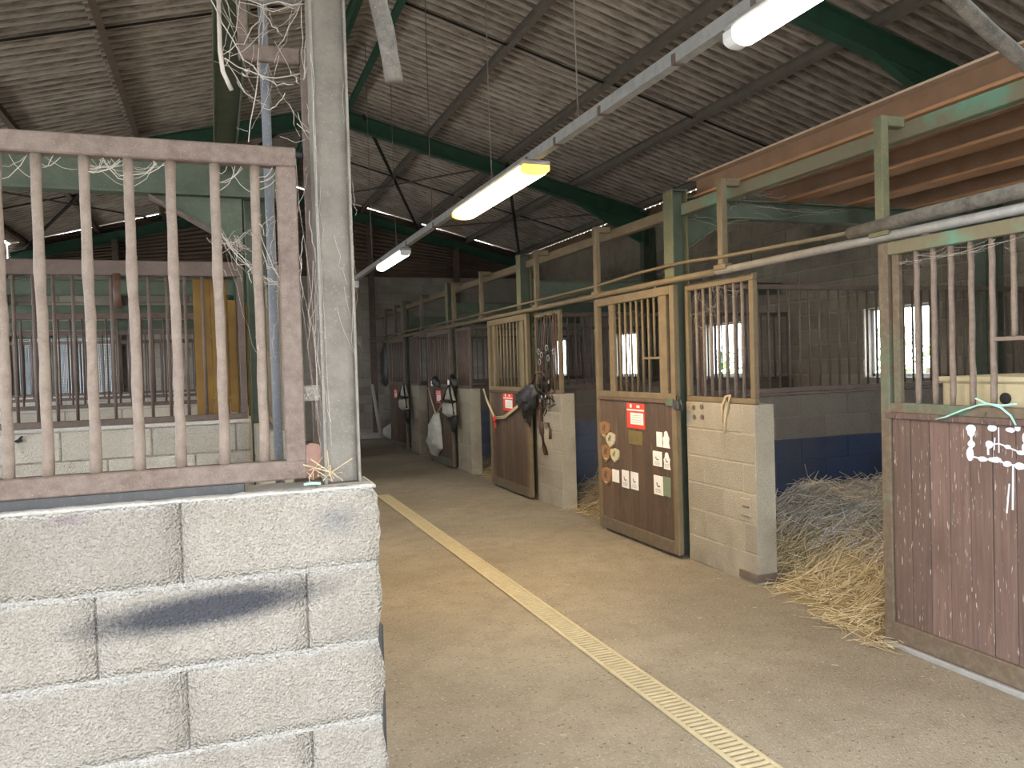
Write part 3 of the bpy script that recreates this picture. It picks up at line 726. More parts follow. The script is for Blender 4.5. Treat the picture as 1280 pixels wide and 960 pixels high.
for k, y in enumerate(HANG):
    m = M['ochre_steel'] if k > 1 else M['green_ochre']
    if y > 12: m = M['rust_dark']
    t = thing('track_hanger', (3.455, y, 2.26), 'inverted L steel hanger carrying the door track, %s' % ['past the right picture edge', 'above the nearest door', 'beside the orange beam end', 'above the plaque door', 'above the bridles', 'above the rope door edge', 'above the grey bag', 'above the cloth', 'eighth from the near door', 'ninth from the near door', 'farthest by the end wall'][k], 'hanger')
    box('drop', (3.43, y-.03, 2.26), (3.48, y+.03, 2.90), m, t, .004)
    box('arm', (3.48, y-.028, 2.845), (3.60, y+.028, 2.90), m, t, .004)
    box('foot_clip', (3.42, y-.07, 2.245), (3.49, y+.07, 2.285), m, t, .004)
tr = thing('door_track', (3.455, 9, 2.22), 'long pipe track the right stall doors hang from', 'track')
tube('track_pipe', [(3.455, 1.2, 2.245), (3.455, 4.9, 2.24)], .0265, M['galvanised'], tr, 10)
tube('track_pipe', [(3.455, 4.9, 2.24), (3.455, 5.6, 2.245), (3.455, 9, 2.24), (3.455, YE-.02, 2.24)], .026, M['ochre_steel'], tr, 10)
hp = thing('water_pipe', (3.44, 3, 2.28), 'thick black lagged water pipe thinning out along the door track', 'pipe')
tube('lagging', [(3.42, 1.0, 2.31), (3.425, 2.5, 2.318), (3.43, 3.1, 2.312), (3.43, 3.58, 2.298)], .036, M['hose_dusty'], hp, 10)
tube('bare_pipe', [(3.43, 3.5, 2.30), (3.43, 4.83, 2.335), (3.45, 5.2, 2.36), (3.50, 5.62, 2.378), (3.47, 6.1, 2.37), (3.44, 6.84, 2.335), (3.43, 8.36, 2.325), (3.43, 11, 2.315), (3.43, YE-.05, 2.31)], .013, M['ochre_steel'], hp, 8)

# stored steel beams lying on the ties
def stored(x, y0, y1, label, h=.171, w_=.18):
    t = thing('steel_beam', (x, (y0+y1)/2, 2.946), label, 'steel beam')
    z0 = 2.946
    bm = bmesh.new(); b_box(bm, (x-w_/2, y0, z0), (x+w_/2, y1, z0+.02)); put('bottom_flange', bm, M['beam_orange'], t)
    bm = bmesh.new(); b_box(bm, (x-.006, y0, z0+.02), (x+.006, y1, z0+h-.014)); put('web', bm, M['beam_brown'], t)
    bm = bmesh.new(); b_box(bm, (x-w_/2, y0, z0+h-.014), (x+w_/2, y1, z0+h)); put('top_flange', bm, M['beam_pale'], t)
stored(3.85, 1.2, 5.72, 'orange-brown stored steel beam lying highest along the header')
stored(4.75, 1.2, 5.95, 'brown stored steel beam second in from the header')
stored(5.45, 1.2, 6.1, 'dark brown stored steel beam third in from the header')
stored(6.2, 1.2, 6.0, 'dark stored steel beam fourth in, nearest the back wall')

# feed trough in the nearest stall
tf = thing('feed_trough', (4.0, 3.0, 1.25), 'beige corner feed trough on the stall front behind the nearest door', 'trough')
bm = bmesh.new(); b_box(bm, (3.56, 2.45, 1.25), (4.1, 3.12, 1.47), .03)
put('trough_body', bm, M['trough'], tf)
bm = bmesh.new(); b_box(bm, (3.545, 2.6, 1.44), (4.12, 3.13, 1.475), .012); put('trough_rim', bm, M['trough'], tf)
disc('trough_hole', 3.557, 2.74, 1.37, .028, M['dark_void'], tf, 12, .006)

# ------------------------------------------------------------------ straw
def straw_heap(name, label, hfun, area, n, mat, greyf=None, ln=(.10, .26), rad=.0022, lift=.03):
    bm = bmesh.new(); tone = bm.verts.layers.float.new('tone')
    (x0, x1, y0, y1) = area
    nx = 20; ny = 20; grid = []
    for i in range(nx+1):
        row = []
        for j in range(ny+1):
            x = x0+(x1-x0)*i/nx; y = y0+(y1-y0)*j/ny
            v = bm.verts.new((x, y, hfun(x, y)-.012)); v[tone] = .25; row.append(v)
        grid.append(row)
    for i in range(nx):
        for j in range(ny):
            q = (grid[i][j], grid[i+1][j], grid[i+1][j+1], grid[i][j+1])
            if max(v.co.z for v in q) > 0: bm.faces.new(q)
    done = 0; tries = 0
    while done < n and tries < n*6:
        tries += 1
        x = random.uniform(x0, x1); y = random.uniform(y0, y1); h = hfun(x, y)
        if h <= 0.003: continue
        if h < .02 and random.random() < .55: continue
        L = random.uniform(*ln); a = random.uniform(0, 2*math.pi); ez = random.gauss(0, .22)
        if random.random() < .04: ez = random.uniform(.4, 1.2)
        d = Vector((math.cos(a), math.sin(a), ez)).normalized()
        c = Vector((x, y, 0)); bend = Vector((random.gauss(0, .02), random.gauss(0, .02), random.gauss(0, .012)))
        P = []
        for s in (-.5, 0, .5):
            p = c + d*(L*s) + (bend if s == 0 else Vector((0, 0, 0)))
            hz = hfun(p.x, p.y)
            p.z = max(hz, 0)+random.uniform(0, lift)*.6+max(0, d.z)*L*(s+.5)+.004
            P.append(p)
        t_ = min(1, max(0, random.gauss(.55, .25))); r = rad*random.uniform(.7, 1.4)
        s_, u_ = frame_of(P[2]-P[0] if (P[2]-P[0]).length > 1e-5 else Vector((1, 0, 0)))
        if max(p.y for p in P) > y1-.005 or any(hfun(p.x, p.y) <= 0 and p.x > 3.5 for p in P): continue
        gm = 1 if greyf and random.random() < greyf(c.x, c.y) else 0
        rings = []
        for p in P:
            ring = []
            for k in range(3):
                v = bm.verts.new(p+(s_*math.cos(k*2.094)+u_*math.sin(k*2.094))*r); v[tone] = t_; ring.append(v)
            rings.append(ring)
        for A, B in zip(rings, rings[1:]):
            for k in range(3): bm.faces.new((A[k], A[(k+1) % 3], B[(k+1) % 3], B[k])).material_index = gm
        done += 1
    bm.faces.ensure_lookup_table()
    loose = [v for v in bm.verts if not v.link_faces]
    bmesh.ops.delete(bm, geom=loose, context='VERTS')
    o = put(name, bm, mat); tag(o, label, 'straw', kind='stuff'); return o
def nz(x, y, s=3.): return noise.noise(Vector((x*s, y*s, 0)))
def ss(a, b, x):
    t = min(1, max(0, (x-a)/(b-a))); return t*t*(3-2*t)
def heap_a(x, y):
    if y > 5.49 or x > 6.3: return 0
    if y > 4.58 and x < PX+.18: return 0
    edge = 3.60-.22*ss(4.6, 3.4, y)+.05*nz(x, y, 4)
    h = .47*ss(edge-.02, edge+1.05, x)+.012
    h *= 1+.25*nz(x, y, 2.2)
    if x < edge: h = .014*ss(edge-.12, edge, x)
    h *= ss(2.4, 3.6, y) if x > 3.7 else ss(3.20, 3.38, y)
    return max(0, h)
straw_heap('straw_bedding', 'heap of straw filling the nearest stall and spilling past the door', heap_a, (3.3, 6.2, 2.6, 5.49), 9500, [M['straw'], M['straw_grey']], lambda x, y: ss(.16, .34, heap_a(x, y))*.85)
def heap_row(ya, yb):
    def f(x, y):
        if y > yb or (y > yb-1.0 and x < PX+.18): return 0
        e = 3.62+.06*nz(x, y, 4)
        return max(0, .30*ss(e-.02, e+1.3, x)*(1+.3*nz(x, y, 2.)) + (.014 if x > e-.02 else .012*ss(e-.15, e, x)))
    return f
straw_heap('straw_bedding', 'straw on the stall floor between plaque door and bridle pillar', heap_row(6.2, 8.88), (3.45, 5.2, 6.6, 8.88), 2400, [M['straw'], M['straw_grey']], lambda x, y: ss(3.6, 4.2, x)*.8)
straw_heap('straw_bedding', 'straw on the stall floor between rope door and bag pillar', heap_row(9.6, 12.18), (3.45, 5.2, 10.0, 12.18), 1600, [M['straw'], M['straw_grey']], lambda x, y: ss(3.6, 4.2, x)*.8)
straw_heap('straw_bedding', 'straw in the farthest stall opening', heap_row(13, 15.4), (3.45, 4.6, 13.5, 15.45), 700, [M['straw'], M['straw_grey']], lambda x, y: ss(3.6, 4.2, x)*.8)
# loose wisps on the aisle floor
bm = bmesh.new()
for _ in range(230):
    x = random.uniform(.5, 3.4); y = random.uniform(1.2, 12); L = random.uniform(.010, .032); a = random.uniform(0, 6.28)
    d = Vector((math.cos(a), math.sin(a), 0))*L/2; c = Vector((x, y, .003)); b_tube(bm, [c-d, c+d], .0016, 3)
o = put('straw_wisps', bm, M['rope_tan']); tag(o, 'loose wisps of straw scattered over the aisle floor', 'straw', kind='stuff')

# ------------------------------------------------------------------ drain in the aisle
dt = thing('drain_channel', (1.925, 6, 0), 'sand-coloured slotted drain channel running down the aisle', 'drain')
DY0, DY1 = 1.2, 10.0
box('edge_strip', (1.845, DY0, .000), (1.868, DY1, .012), M['drain'], dt, .003); box('edge_strip', (1.985, DY0, .0), (2.005, DY1, .012), M['drain'], dt, .003)
box('channel_bed', (1.868, DY0, .0005), (1.985, DY1, .002), M['drain_slot'], dt)
y = DY0; far = bmesh.new(); cnt = 0
while y < DY1-.03:
    if y < 6.8: box('slat', (1.868, y, .001), (1.985, y+.019, .010), M['drain'], dt, .002)
    else: b_box(far, (1.868, y, .001), (1.985, y+.019, .010)); cnt += 1
    y += .0355
o = put('slat_row', far, M['drain'], dt); o['kind'] = 'stuff'

# ------------------------------------------------------------------ lamps
LX, LZ = 1.95, 2.93
rail = thing('cable_rail', (LX, 9, LZ-.03), 'long galvanised cable rail carrying the lamps over the aisle', 'cable rail')
bm = bmesh.new()
b_prism(bm, [(-.025, -.03), (.025, -.03), (.025, .03), (.021, .03), (.021, -.026), (-.021, -.026), (-.021, .03), (-.025, .03)], (LX, .9, LZ), (LX, YE-.2, LZ), Vector((1, 0, 0)), Vector((0, 0, 1)))
bmesh.ops.recalc_face_normals(bm, faces=bm.faces); put('rail_channel', bm, M['galvanised'], rail)
for y in (2.45, 3.0, 3.72, 4.3, 4.75, 5.6, 6.4, 7.1, 8.2, 9.6, 11.5, 13.5): box('clip', (LX-.031, y, LZ-.036), (LX+.031, y+.03, LZ+.012), M['rust_dark'], rail, .003)
tube('cable', [(LX+.01, 1, LZ-.02)]+[(LX+.01+.006*math.sin(i*1.7), 1+i*.7, LZ-.018) for i in range(1, 25)], .008, M['black_rubber'], rail, 6)
def lamp(y0, y1, label, mat, col, power, ends, wd=.085):
    t = thing('strip_lamp', (LX, (y0+y1)/2, LZ-.14), label, 'lamp')
    def prof(w_, zt, zb, n=10):
        return [(-w_, zt), (-w_, (zt+zb)/2)]+[(-w_*math.cos(math.pi*i/n), (zt+zb)/2-(zt-zb)/2*math.sin(math.pi*i/n)) for i in range(1, n)]+[(w_, (zt+zb)/2), (w_, zt)]
    bm = bmesh.new(); b_box(bm, (LX-wd, y0, LZ-.062), (LX+wd, y1, LZ-.030), .012); put('housing', bm, M['galvanised'], t)
    bm = bmesh.new(); b_prism(bm, prof(wd*.92, -.062, -.125), (LX, y0+.06, LZ), (LX, y1-.06, LZ), Vector((1, 0, 0)), Vector((0, 0, 1)))
    bmesh.ops.recalc_face_normals(bm, faces=bm.faces); put('diffuser', bm, M[mat], t)
    for (a, b) in ((y0, y0+.06), (y1-.06, y1)):
        bm = bmesh.new(); b_prism(bm, prof(wd*.90, -.062, -.12), (LX, a, LZ), (LX, b, LZ), Vector((1, 0, 0)), Vector((0, 0, 1)))
        bmesh.ops.recalc_face_normals(bm, faces=bm.faces); put('end_cap', bm, M[ends], t)
    for y in (y0+.3, y1-.3): box('bracket', (LX-.02, y-.015, LZ-.035), (LX+.02, y+.015, LZ-.028), M['rust_dark'], t)
    ld = bpy.data.lights.new('lamp_tube', 'AREA'); ld.shape = 'RECTANGLE'; ld.size = wd*1.6; ld.size_y = (y1-y0)*.9
    ld.energy = power*LAMP_W; ld.color = col
    lo = bpy.data.objects.new('lamp_tube', ld); COL.objects.link(lo); lo.parent = t; lo.location = (0, 0, .14-.135)
    return t
lamp(.95, 2.62, 'nearest white strip lamp, cut by the top picture edge', 'lamp_white', (1, .95, .87), 20, 'white_plastic', .058)
lamp(4.66, 6.28, 'yellow glowing strip lamp in the middle of the cable rail', 'lamp_warm', (1, .72, .38), 55, 'lamp_end', .10)
lamp(8.35, 9.75, 'small far white strip lamp at the end of the cable rail', 'lamp_white', (1, .88, .68), 25, 'white_plastic', .06)
for k, y in enumerate((2.6, 4.04, 5.52, 7.22, 8.8, 10.25, 12.6)):
    t = thing('suspension_wire', (LX, y, LZ), 'thin wire holding up the cable rail, %s' % ['nearest, above the near lamp', 'next beyond the near lamp', 'above the yellow lamp', 'beyond the yellow lamp', 'above the far lamp', 'beyond the far lamp', 'farthest'][k], 'wire')
    tube('wire', [(LX, y, LZ+.02), (LX-.012, y-.01, LZ+.6), (LX, y, RZ-.05)], .0042, M['purlin_grey'], t, 5)
    tube('hook', [(LX-.02, y, LZ+.0), (LX-.012, y, LZ+.06), (LX, y, LZ+.12), (LX+.012, y, LZ+.06), (LX+.02, y, LZ+.0)], .004, M['rust_dark'], t, 5)
jb = thing('junction_box', (LX-.06, 11.6, LZ-.15), 'small pale junction box dangling a cable end by the column', 'junction box')
box('box_body', (LX-.04, 11.55, LZ-.13), (LX+.04, 11.65, LZ-.03), M['white_plastic'], jb, .008)
tube('cable_end', [(LX, 11.6, LZ-.12), (LX+.02, 11.58, LZ-.3), (LX-.03, 11.58, LZ-.45), (LX-.12, 11.58, LZ-.5)], .01, M['rope_tan'], jb, 6)

# ================================================================== LEFT FOREGROUND
wf = thing('partition_wall', (-1.7, 2.4, 0), 'big pale concrete block wall in the left foreground with a black smear', 'partition')
WF_T = 1.262; CR = .2265; BL = .535
def rough_block(x0, x1, z0, z1, y0, y1, rough_r):
    bm = bmesh.new(); b_box(bm, (x0, y0, z0), (x1, y1, z1))
    bmesh.ops.subdivide_edges(bm, edges=bm.edges[:], cuts=7, use_grid_fill=True)
    for v in bm.verts:
        c = v.co
        n1 = noise.noise(c*9.); n2 = noise.noise(c*31.)
        e = min(c.x-x0, x1-c.x, c.z-z0, z1-c.z)
        if c.y < y0+.001: c.y += .003*n1+.003*n2+(.002 if e < .004 else 0)
        if rough_r and c.x > x1-.001:
            c.x += -.008+.018*noise.noise(Vector((3, c.y*7, c.z*8)))+.007*n2
            if c.z > WF_T-.03: c.x -= .02
        if rough_r and c.x > x1-.05 and c.z > WF_T-.001: c.z -= .012+.012*n1
    put('block', bm, M['block_fore'], wf, True)
XE = .437
for r in range(6):
    zb = WF_T-r*CR; za = max(0, zb-CR)
    off = -.103 if r % 2 == 0 else -.316
    k = -9
    while off+k*BL < XE:
        a = max(XL, off+k*BL); b = min(XE, off+(k+1)*BL)
        if XE-b < .12: b = XE
        if b-a > .05:
            if a > -1.2: rough_block(a+.003, b-(.003 if b < XE else 0), za+.0035, zb-.0035, 2.30, 2.495, b >= XE-.001)
            else: link('block', block_mesh((b-a-.006, .195, zb-za-.007), M['block_fore']), ((a+b)/2, 2.3975, za+.0035), wf)
        if b >= XE: break
        k += 1
bm = bmesh.new(); b_box(bm, (XL, 2.316, 0), (XE-.02, 2.485, WF_T-.004))
for r in range(1, 6):
    zz = WF_T-r*CR; b_box(bm, (XL, 2.3015, zz-.006), (XE-.02, 2.32, zz+.006))
put('mortar', bm, M['block_fore'], wf)
bm = bmesh.new(); b_box(bm, (-1.3, 2.303, WF_T-.006), (.425, 2.49, WF_T+.003))
bmesh.ops.subdivide_edges(bm, edges=[e for e in bm.edges if abs(e.verts[0].co.x-e.verts[1].co.x) > .5], cuts=60)
bmesh.ops.subdivide_edges(bm, edges=[e for e in bm.edges if abs(e.verts[0].co.y-e.verts[1].co.y) > .1], cuts=5)
for v in bm.verts:
    if v.co.z > WF_T: v.co.z += .003*noise.noise(v.co*14)+.003*noise.noise(v.co*45)
put('mortar_cap', bm, M['mortar_pale'], wf, True)

# foreground rusty grille
gf = thing('bar_grille', (-1.0, 2.36, 1.285), 'pinkish rusty grille of thick bars standing on the foreground wall', 'grille')
GX0, GX1, GY = -2.4, .235, 2.36
box('rail', (GX0, GY-.022, 2.185), (GX1, GY+.022, 2.240), M['rust_dusty'], gf, .004)
box('rail', (GX0, GY-.022, 1.293), (GX1, GY+.022, 1.348), M['rust_dusty'], gf, .004)
box('stile', (.180, GY-.0225, 1.342), (GX1, GY+.0225, 2.185), M['rust_dusty'], gf, .004)
box('stile', (GX0, GY-.0225, 1.342), (GX0+.055, GY+.0225, 2.185), M['rust_dusty'], gf, .004)
for xb in (-.5074, -.4178, -.3065, -.2008, -.0973, .0160, .1226): vbar('bar', xb, GY, 1.342, 2.185, .0135, M['bar_dusty'], gf, 10, 1)
for k in range(16): vbar('bar', -.614-k*.107, GY, 1.342, 2.185, .0135, M['bar_dusty'], gf, 10, 2)
# dusty grey column
cf = thing('steel_column', (.338, 2.40, 1.262), 'dusty grey steel column standing on the foreground wall corner', 'column')
bm = bmesh.new(); b_prism(bm, [(-.052, -.045), (-.045, -.045), (-.045, -.006), (.045, -.006), (.045, -.045), (.052, -.045), (.052, .045), (.045, .045), (.045, .006), (-.045, .006), (-.045, .045), (-.052, .045)], (.338, 2.385, WF_T), (.338, 2.385, 3.6), Vector((1, 0, 0)), Vector((0, 1, 0)))
bmesh.ops.recalc_face_normals(bm, faces=bm.faces); put('column_shaft', bm, M['column_grey'], cf)
box('strap', (.235, 2.375, 1.515), (.288, 2.392, 1.560), M['block_fore'], cf, .003)
box('base_plate', (.262, 2.33, WF_T+.0), (.415, 2.45, WF_T+.010), M['column_grey'], cf, .003)
# black rubber strip behind the grille foot
rs = thing('rubber_strip', (-1., 2.455, 1.27), 'black rubber strip wedged under the foreground grille on the wall top', 'strip')
box('strip_body', (-2.2, 2.350, 1.262), (.065, 2.372, 1.293), M['black_rubber'], rs, .003)
# hanging rail, bracket, pipes on the left row
lh = thing('header_beam', (.11, 4.2, 2.93), 'green channel header running along the left stalls above the foreground grille', 'header')
bm = bmesh.new(); b_prism(bm, [(-.065, 0), (-.058, 0), (-.058, .05), (.058, .05), (.058, 0), (.065, 0), (.065, .058), (-.065, .058)], (.10, 2.55, 2.92), (.10, 5.56, 2.92), Vector((1, 0, 0)), Vector((0, 0, 1)))
bmesh.ops.recalc_face_normals(bm, faces=bm.faces); put('channel', bm, M['green_dusty'], lh)
hg = thing('track_hanger', (.31, 2.6, 1.3), 'rusty L-shaped hanger rod beside the dusty grey column', 'hanger')
box('drop', (.285, 2.585, 1.275), (.322, 2.615, 2.62), M['rust_dusty'], hg, .004); box('arm', (.10, 2.588, 2.57), (.285, 2.612, 2.62), M['rust_dusty'], hg, .004); box('riser', (.10, 2.588, 2.62), (.13, 2.612, 2.925), M['rust_dusty'], hg, .004)
pp = thing('conduit_pipe', (.18, 2.62, 1.25), 'blue-grey vertical conduit pipe behind the foreground grille end', 'pipe')
tube('pipe', [(.182, 2.66, .4), (.181, 2.66, 1.9), (.18, 2.66, 2.95)], .0145, M['conduit'], pp, 10)
tube('pipe_clip', [(.18, 2.655, 2.28), (.24, 2.62, 2.30), (.285, 2.60, 2.285)], .011, M['black_rubber'], pp, 8)
tt = thing('bracket_plate', (.2, 2.5, 2.78), 'pale cobwebbed bracket plate across the top of the grey column', 'bracket')
box('plate', (.035, 2.46, 2.735), (.288, 2.56, 2.775), M['galvanised'], tt, .004)
vp = thing('conduit_pipe', (.035, 2.52, 2.4), 'short cobweb-covered pipe stub left of the green header', 'pipe')
tube('pipe', [(.048, 2.52, 2.735), (.046, 2.52, 2.56), (.052, 2.52, 2.50), (.075, 2.53, 2.45)], .0065, M['cobweb'], vp, 8)
tl = thing('tie_beam', (-1.8, 5.6, 2.77), 'green tie beam over the left stalls seen through the foreground grille', 'tie beam')
ibeam('tie_shaft', (XL+.01, 5.56, 2.93), (.42, 5.56, 2.93), .34, .12, M['green_dusty'], tl, side=(0, 1, 0), tf=.014)
bm = bmesh.new()
vs = [(-.35, 2.755), (.20, 2.755), (.20, 2.42)]
for dy in (-.012, .012): [bm.verts.new((px, 5.56+dy, pz)) for px, pz in vs]
bm.verts.ensure_lookup_table(); v = bm.verts
bm.faces.new((v[0], v[1], v[2])); bm.faces.new((v[5], v[4], v[3]))
for k in range(3): bm.faces.new((v[k], v[(k+1) % 3], v[3+(k+1) % 3], v[3+k]))
bmesh.ops.recalc_face_normals(bm, faces=bm.faces); put('haunch', bm, M['green_dusty'], tl)
bm = bmesh.new(); b_prism(bm, [(-.05, -.008), (.05, -.008), (.05, .008), (-.05, .008)], (-.36, 5.56, 2.75), (.21, 5.56, 2.415), Vector((0, 1, 0)), Vector((.5, 0, .86))); bmesh.ops.recalc_face_normals(bm, faces=bm.faces); put('haunch_flange', bm, M['rust_dusty'], tl)
for k, y in enumerate((5.6, 9.05, 12.3, 15.6)):
    t = thing('stall_post', (.30, y, 0), 'green steel post of the left stalls, %s' % ['nearest, behind the foreground grille end', 'second along', 'third along', 'farthest'][k], 'post')
    ibeam('post_shaft', (.29, y+.07, 0), (.29, y+.07, 2.95), .15, .12, M['green_dark' if k else 'green_dusty'], t, side=(0, 1, 0))
    if k:
        t2 = thing('tie_beam', (-1.8, y, 2.77), 'green tie beam over the left stalls, %s' % ['second from the viewer', 'third from the viewer', 'farthest'][k-1], 'tie beam')
        ibeam('tie_shaft', (XL+.01, y+.07, 2.53), (.22, y+.07, 2.53), .16, .10, M['green_dusty'], t2, side=(0, 1, 0))
# ochre boards behind the second grille
yb = thing('board_screen', (0, 5.72, 1.3), 'mustard yellow board screen with dark stains behind the second grille', 'boards')
for (a, b, z0, z1) in ((-.125, -.02, 1.31, 2.24), (-.018, .085, 1.30, 2.24), (.088, .145, 1.34, 2.10), (.20, .262, 1.31, 2.08)):
    box('board', (a, 5.69, z0), (b, 5.715, z1), M['yellow_board'], yb, .003)
bm = bmesh.new(); b_box(bm, (-.13, 5.716, 1.45), (.27, 5.74, 1.52)); put('batten', bm, M['wood_jamb'], yb)
bm = bmesh.new(); b_box(bm, (.148, 5.68, 1.30), (.195, 5.74, 2.30)); put('batten', bm, M['rust_dark'], yb)
tube('hanging_strap', [(-.55, 5.42, 2.24), (-.552, 5.41, 2.12), (-.545, 5.41, 2.02)], .022, M['brown_leather'], gf if False else yb, 6, .4)
rf = thing('rubber_flap', (.46, 2.57, .0), 'black rubber flap edge showing beside the right edge of the foreground wall', 'flap')
box('flap_sheet', (.446, 2.56, .0), (.482, 2.60, .77), M['black_rubber'], rf, .006)
# salt lick and bits at the column foot
sl = thing('salt_lick', (.265, 2.56, 1.27), 'pink salt lick block wedged beside the grey column foot', 'salt lick')
bm = bmesh.new(); bmesh.ops.create_icosphere(bm, subdivisions=3, radius=.05)
for v in bm.verts: v.co = Vector((v.co.x*.75, v.co.y*.8, v.co.z*1.1))*(1+.16*noise.noise(v.co*30)); v.co += Vector((.268, 2.49, 1.325))
put('salt_body', bm, M['salt_pink'], sl, True)
for j in range(1):
    t = thing('straw_tuft', (.3, 2.34, 1.27), 'few pale straw stalks lying at the foot of the grey column', 'straw')
    bm = bmesh.new()
    for k in range(12):
        a = Vector((.27+random.uniform(-.03, .07), 2.33+random.uniform(-.02, .03), WF_T+.015+random.uniform(0, .02)))
        b_tube(bm, [a, a+Vector((random.uniform(-.05, .03), random.uniform(-.02, .02), random.uniform(.005, .035))), a+Vector((random.uniform(-.10, .05), random.uniform(-.03, .02), random.uniform(.0, .09)))], .0016, 4)
    put('stalks', bm, M['rope_tan'], t)
o = tube('twine_scrap', [(.225, 2.325, WF_T+.016), (.245, 2.318, WF_T+.019), (.27, 2.32, WF_T+.016)], .004, M['twine_teal']); tag(o, 'scrap of green twine on the foreground wall top', 'twine')
bw = bmesh.new(); pts = [(-.02, .0), (.01, .01), (.025, .028), (.04, .03), (.03, .012), (.035, -.005), (.012, -.012)]
b_prism(bw, pts, (-1.14, 5.497, 1.235), (-1.14, 5.490, 1.235), Vector((1, 0, 0)), Vector((0, 0, 1))); bmesh.ops.recalc_face_normals(bw, faces=bw.faces)
o = put('broken_hole', bw, M['dark_void'], bpy.data.objects['partition_wall.004'])
# near hanging pipe ends
hp1 = thing('hanging_pipe', (1.3, 2.0, 2.7), 'cobweb-covered black pipe end hanging at the top beside the column', 'pipe')
def rayp(px, py, y):
    d = RM @ Vector((px-640, py-480, F)); return Vector((0, 0, CAMH))+d*(y/d.y)
a = rayp(493, 102, 2.2); b = rayp(482, 40, 2.2); c = rayp(470, -10, 2.2)
d = (c-a).normalized()
tube('pipe', [a, a+(b-a)*.5, b, c, a+d*.9], [.026, .025, .027, .026, .026], M['hose_dusty'], hp1, 10)
tube('wire', [a+d*.88, Vector((a.x-.35, 2.2, roof_z(.3)-.06))], .005, M['rust_dark'], hp1, 5)
a = rayp(1282, 78, 2.2); b = rayp(1235, 38, 2.2); c = rayp(1190, -5, 2.2); d = (c-a).normalized()
hp2 = thing('hanging_pipe', a, 'dusty slanting pipe crossing the top right corner', 'pipe')
tube('pipe', [a-d*.5, a, b, c, c+d*2.2], .030, M['hose_dusty'], hp2, 10)

# ================================================================== THINGS ON THE DOORS
FX = 3.428            # just proud of the door boards
def card(name, y0, y1, z0, z1, mat, label, cat, group=None, th=.003):
    t = thing(name, (FX, (y0+y1)/2, z0), label, cat, group)
    box('card_sheet', (FX+.0115-th, y0, z0), (FX+.0145, y1, z1), mat, t); return t
def redcard(y0, y1, z0, z1, label):
    t = card('notice_card', y0, y1, z0, z1, M['card_red'], label, 'notice')
    h = z1-z0; w_ = y1-y0; x = FX+.0085
    pan = box('panel', (x-.002, y0+.06*w_, z0+.16*h), (x+.001, y1-.22*w_, z0+.62*h), M['paper_white'], t)
    box('stripe', (x-.002, y0+.02*w_, z0+.70*h), (x+.001, y1-.02*w_, z0+.76*h), M['paper_white'], t)
    box('pictogram', (x-.002, y0+.70*w_, z0+.82*h), (x+.001, y0+.80*w_, z0+.96*h), M['paper_white'], t)
    box('pictogram', (x-.002, y0+.25*w_, z0+.83*h), (x+.001, y0+.42*w_, z0+.93*h), M['paper_white'], t)
    for i in range(4): box('text_line', (x-.0025, y0+.14*w_, z0+(.24+.09*i)*h), (x-.001, y1-.32*w_, z0+(.255+.09*i)*h), M['green_card'], pan)
redcard(5.98, 6.29, 1.015, 1.235, 'red notice card on the plaque-covered door')
redcard(9.20, 9.55, 1.03, 1.25, 'red notice card on the door with the tan rope')
redcard(12.55, 12.87, 1.02, 1.225, 'red notice card on the door with the hanging cloth')
redcard(15.92, 16.20, 1.0, 1.18, 'red notice card on the farthest door')
card('brass_plaque', 6.03, 6.27, .87, .99, M['brass_plaque'], 'square brass plaque under the red card', 'plaque')
def shield(y, z, w_, h, mat, label, inner):
    t = thing('shield_plaque', (FX, y, z), label, 'plaque')
    prof = [(-.5, .36), (-.28, .44), (0, .5), (.28, .44), (.5, .36), (.48, 0), (.36, -.25), (0, -.5), (-.36, -.25), (-.48, 0)]
    bm = bmesh.new(); b_prism(bm, [(a*w_, b*h) for a, b in prof], (FX-.004, y, z), (FX+.0145, y, z), Vector((0, 1, 0)), Vector((0, 0, 1))); bmesh.ops.recalc_face_normals(bm, faces=bm.faces)
    put('shield', bm, M[mat], t)
    bm = bmesh.new(); pr = [(q*w_*.9, r*h*.9) for q, r in ((.22, -.1), (.18, .12), (.05, .16), (.02, .30), (-.10, .34), (-.22, .18), (-.10, .12), (-.12, -.12), (-.02, -.14), (.02, .0), (.12, -.02), (.14, -.14))]
    b_prism(bm, pr, (FX-.0065, y, z+.03*h), (FX-.003, y, z+.03*h), Vector((0, 1, 0)), Vector((0, 0, 1))); bmesh.ops.recalc_face_normals(bm, faces=bm.faces); put('emblem', bm, M[inner], t)
    bm = bmesh.new(); b_box(bm, (FX-.0065, y-.18*w_, z-.34*h), (FX-.003, y+.18*w_, z-.28*h)); put('name_strip', bm, M['shield_pale'], t)
shield(6.72, .965, .19, .165, 'shield_wood', 'brown wooden shield plaque topmost on the plaque door', 'rust_dark')
shield(6.61, .878, .165, .14, 'shield_pale', 'cream shield with black rim beside the topmost brown shield', 'paper_ink')
shield(6.70, .745, .18, .165, 'shield_wood', 'brown wooden shield plaque in the middle of three', 'rust_dark')
shield(6.53, .74, .15, .13, 'shield_pale', 'small cream and green shield beside the middle brown shield', 'green_card')
shield(6.71, .525, .18, .17, 'shield_wood', 'brown wooden shield plaque lowest of three', 'rust_dark')
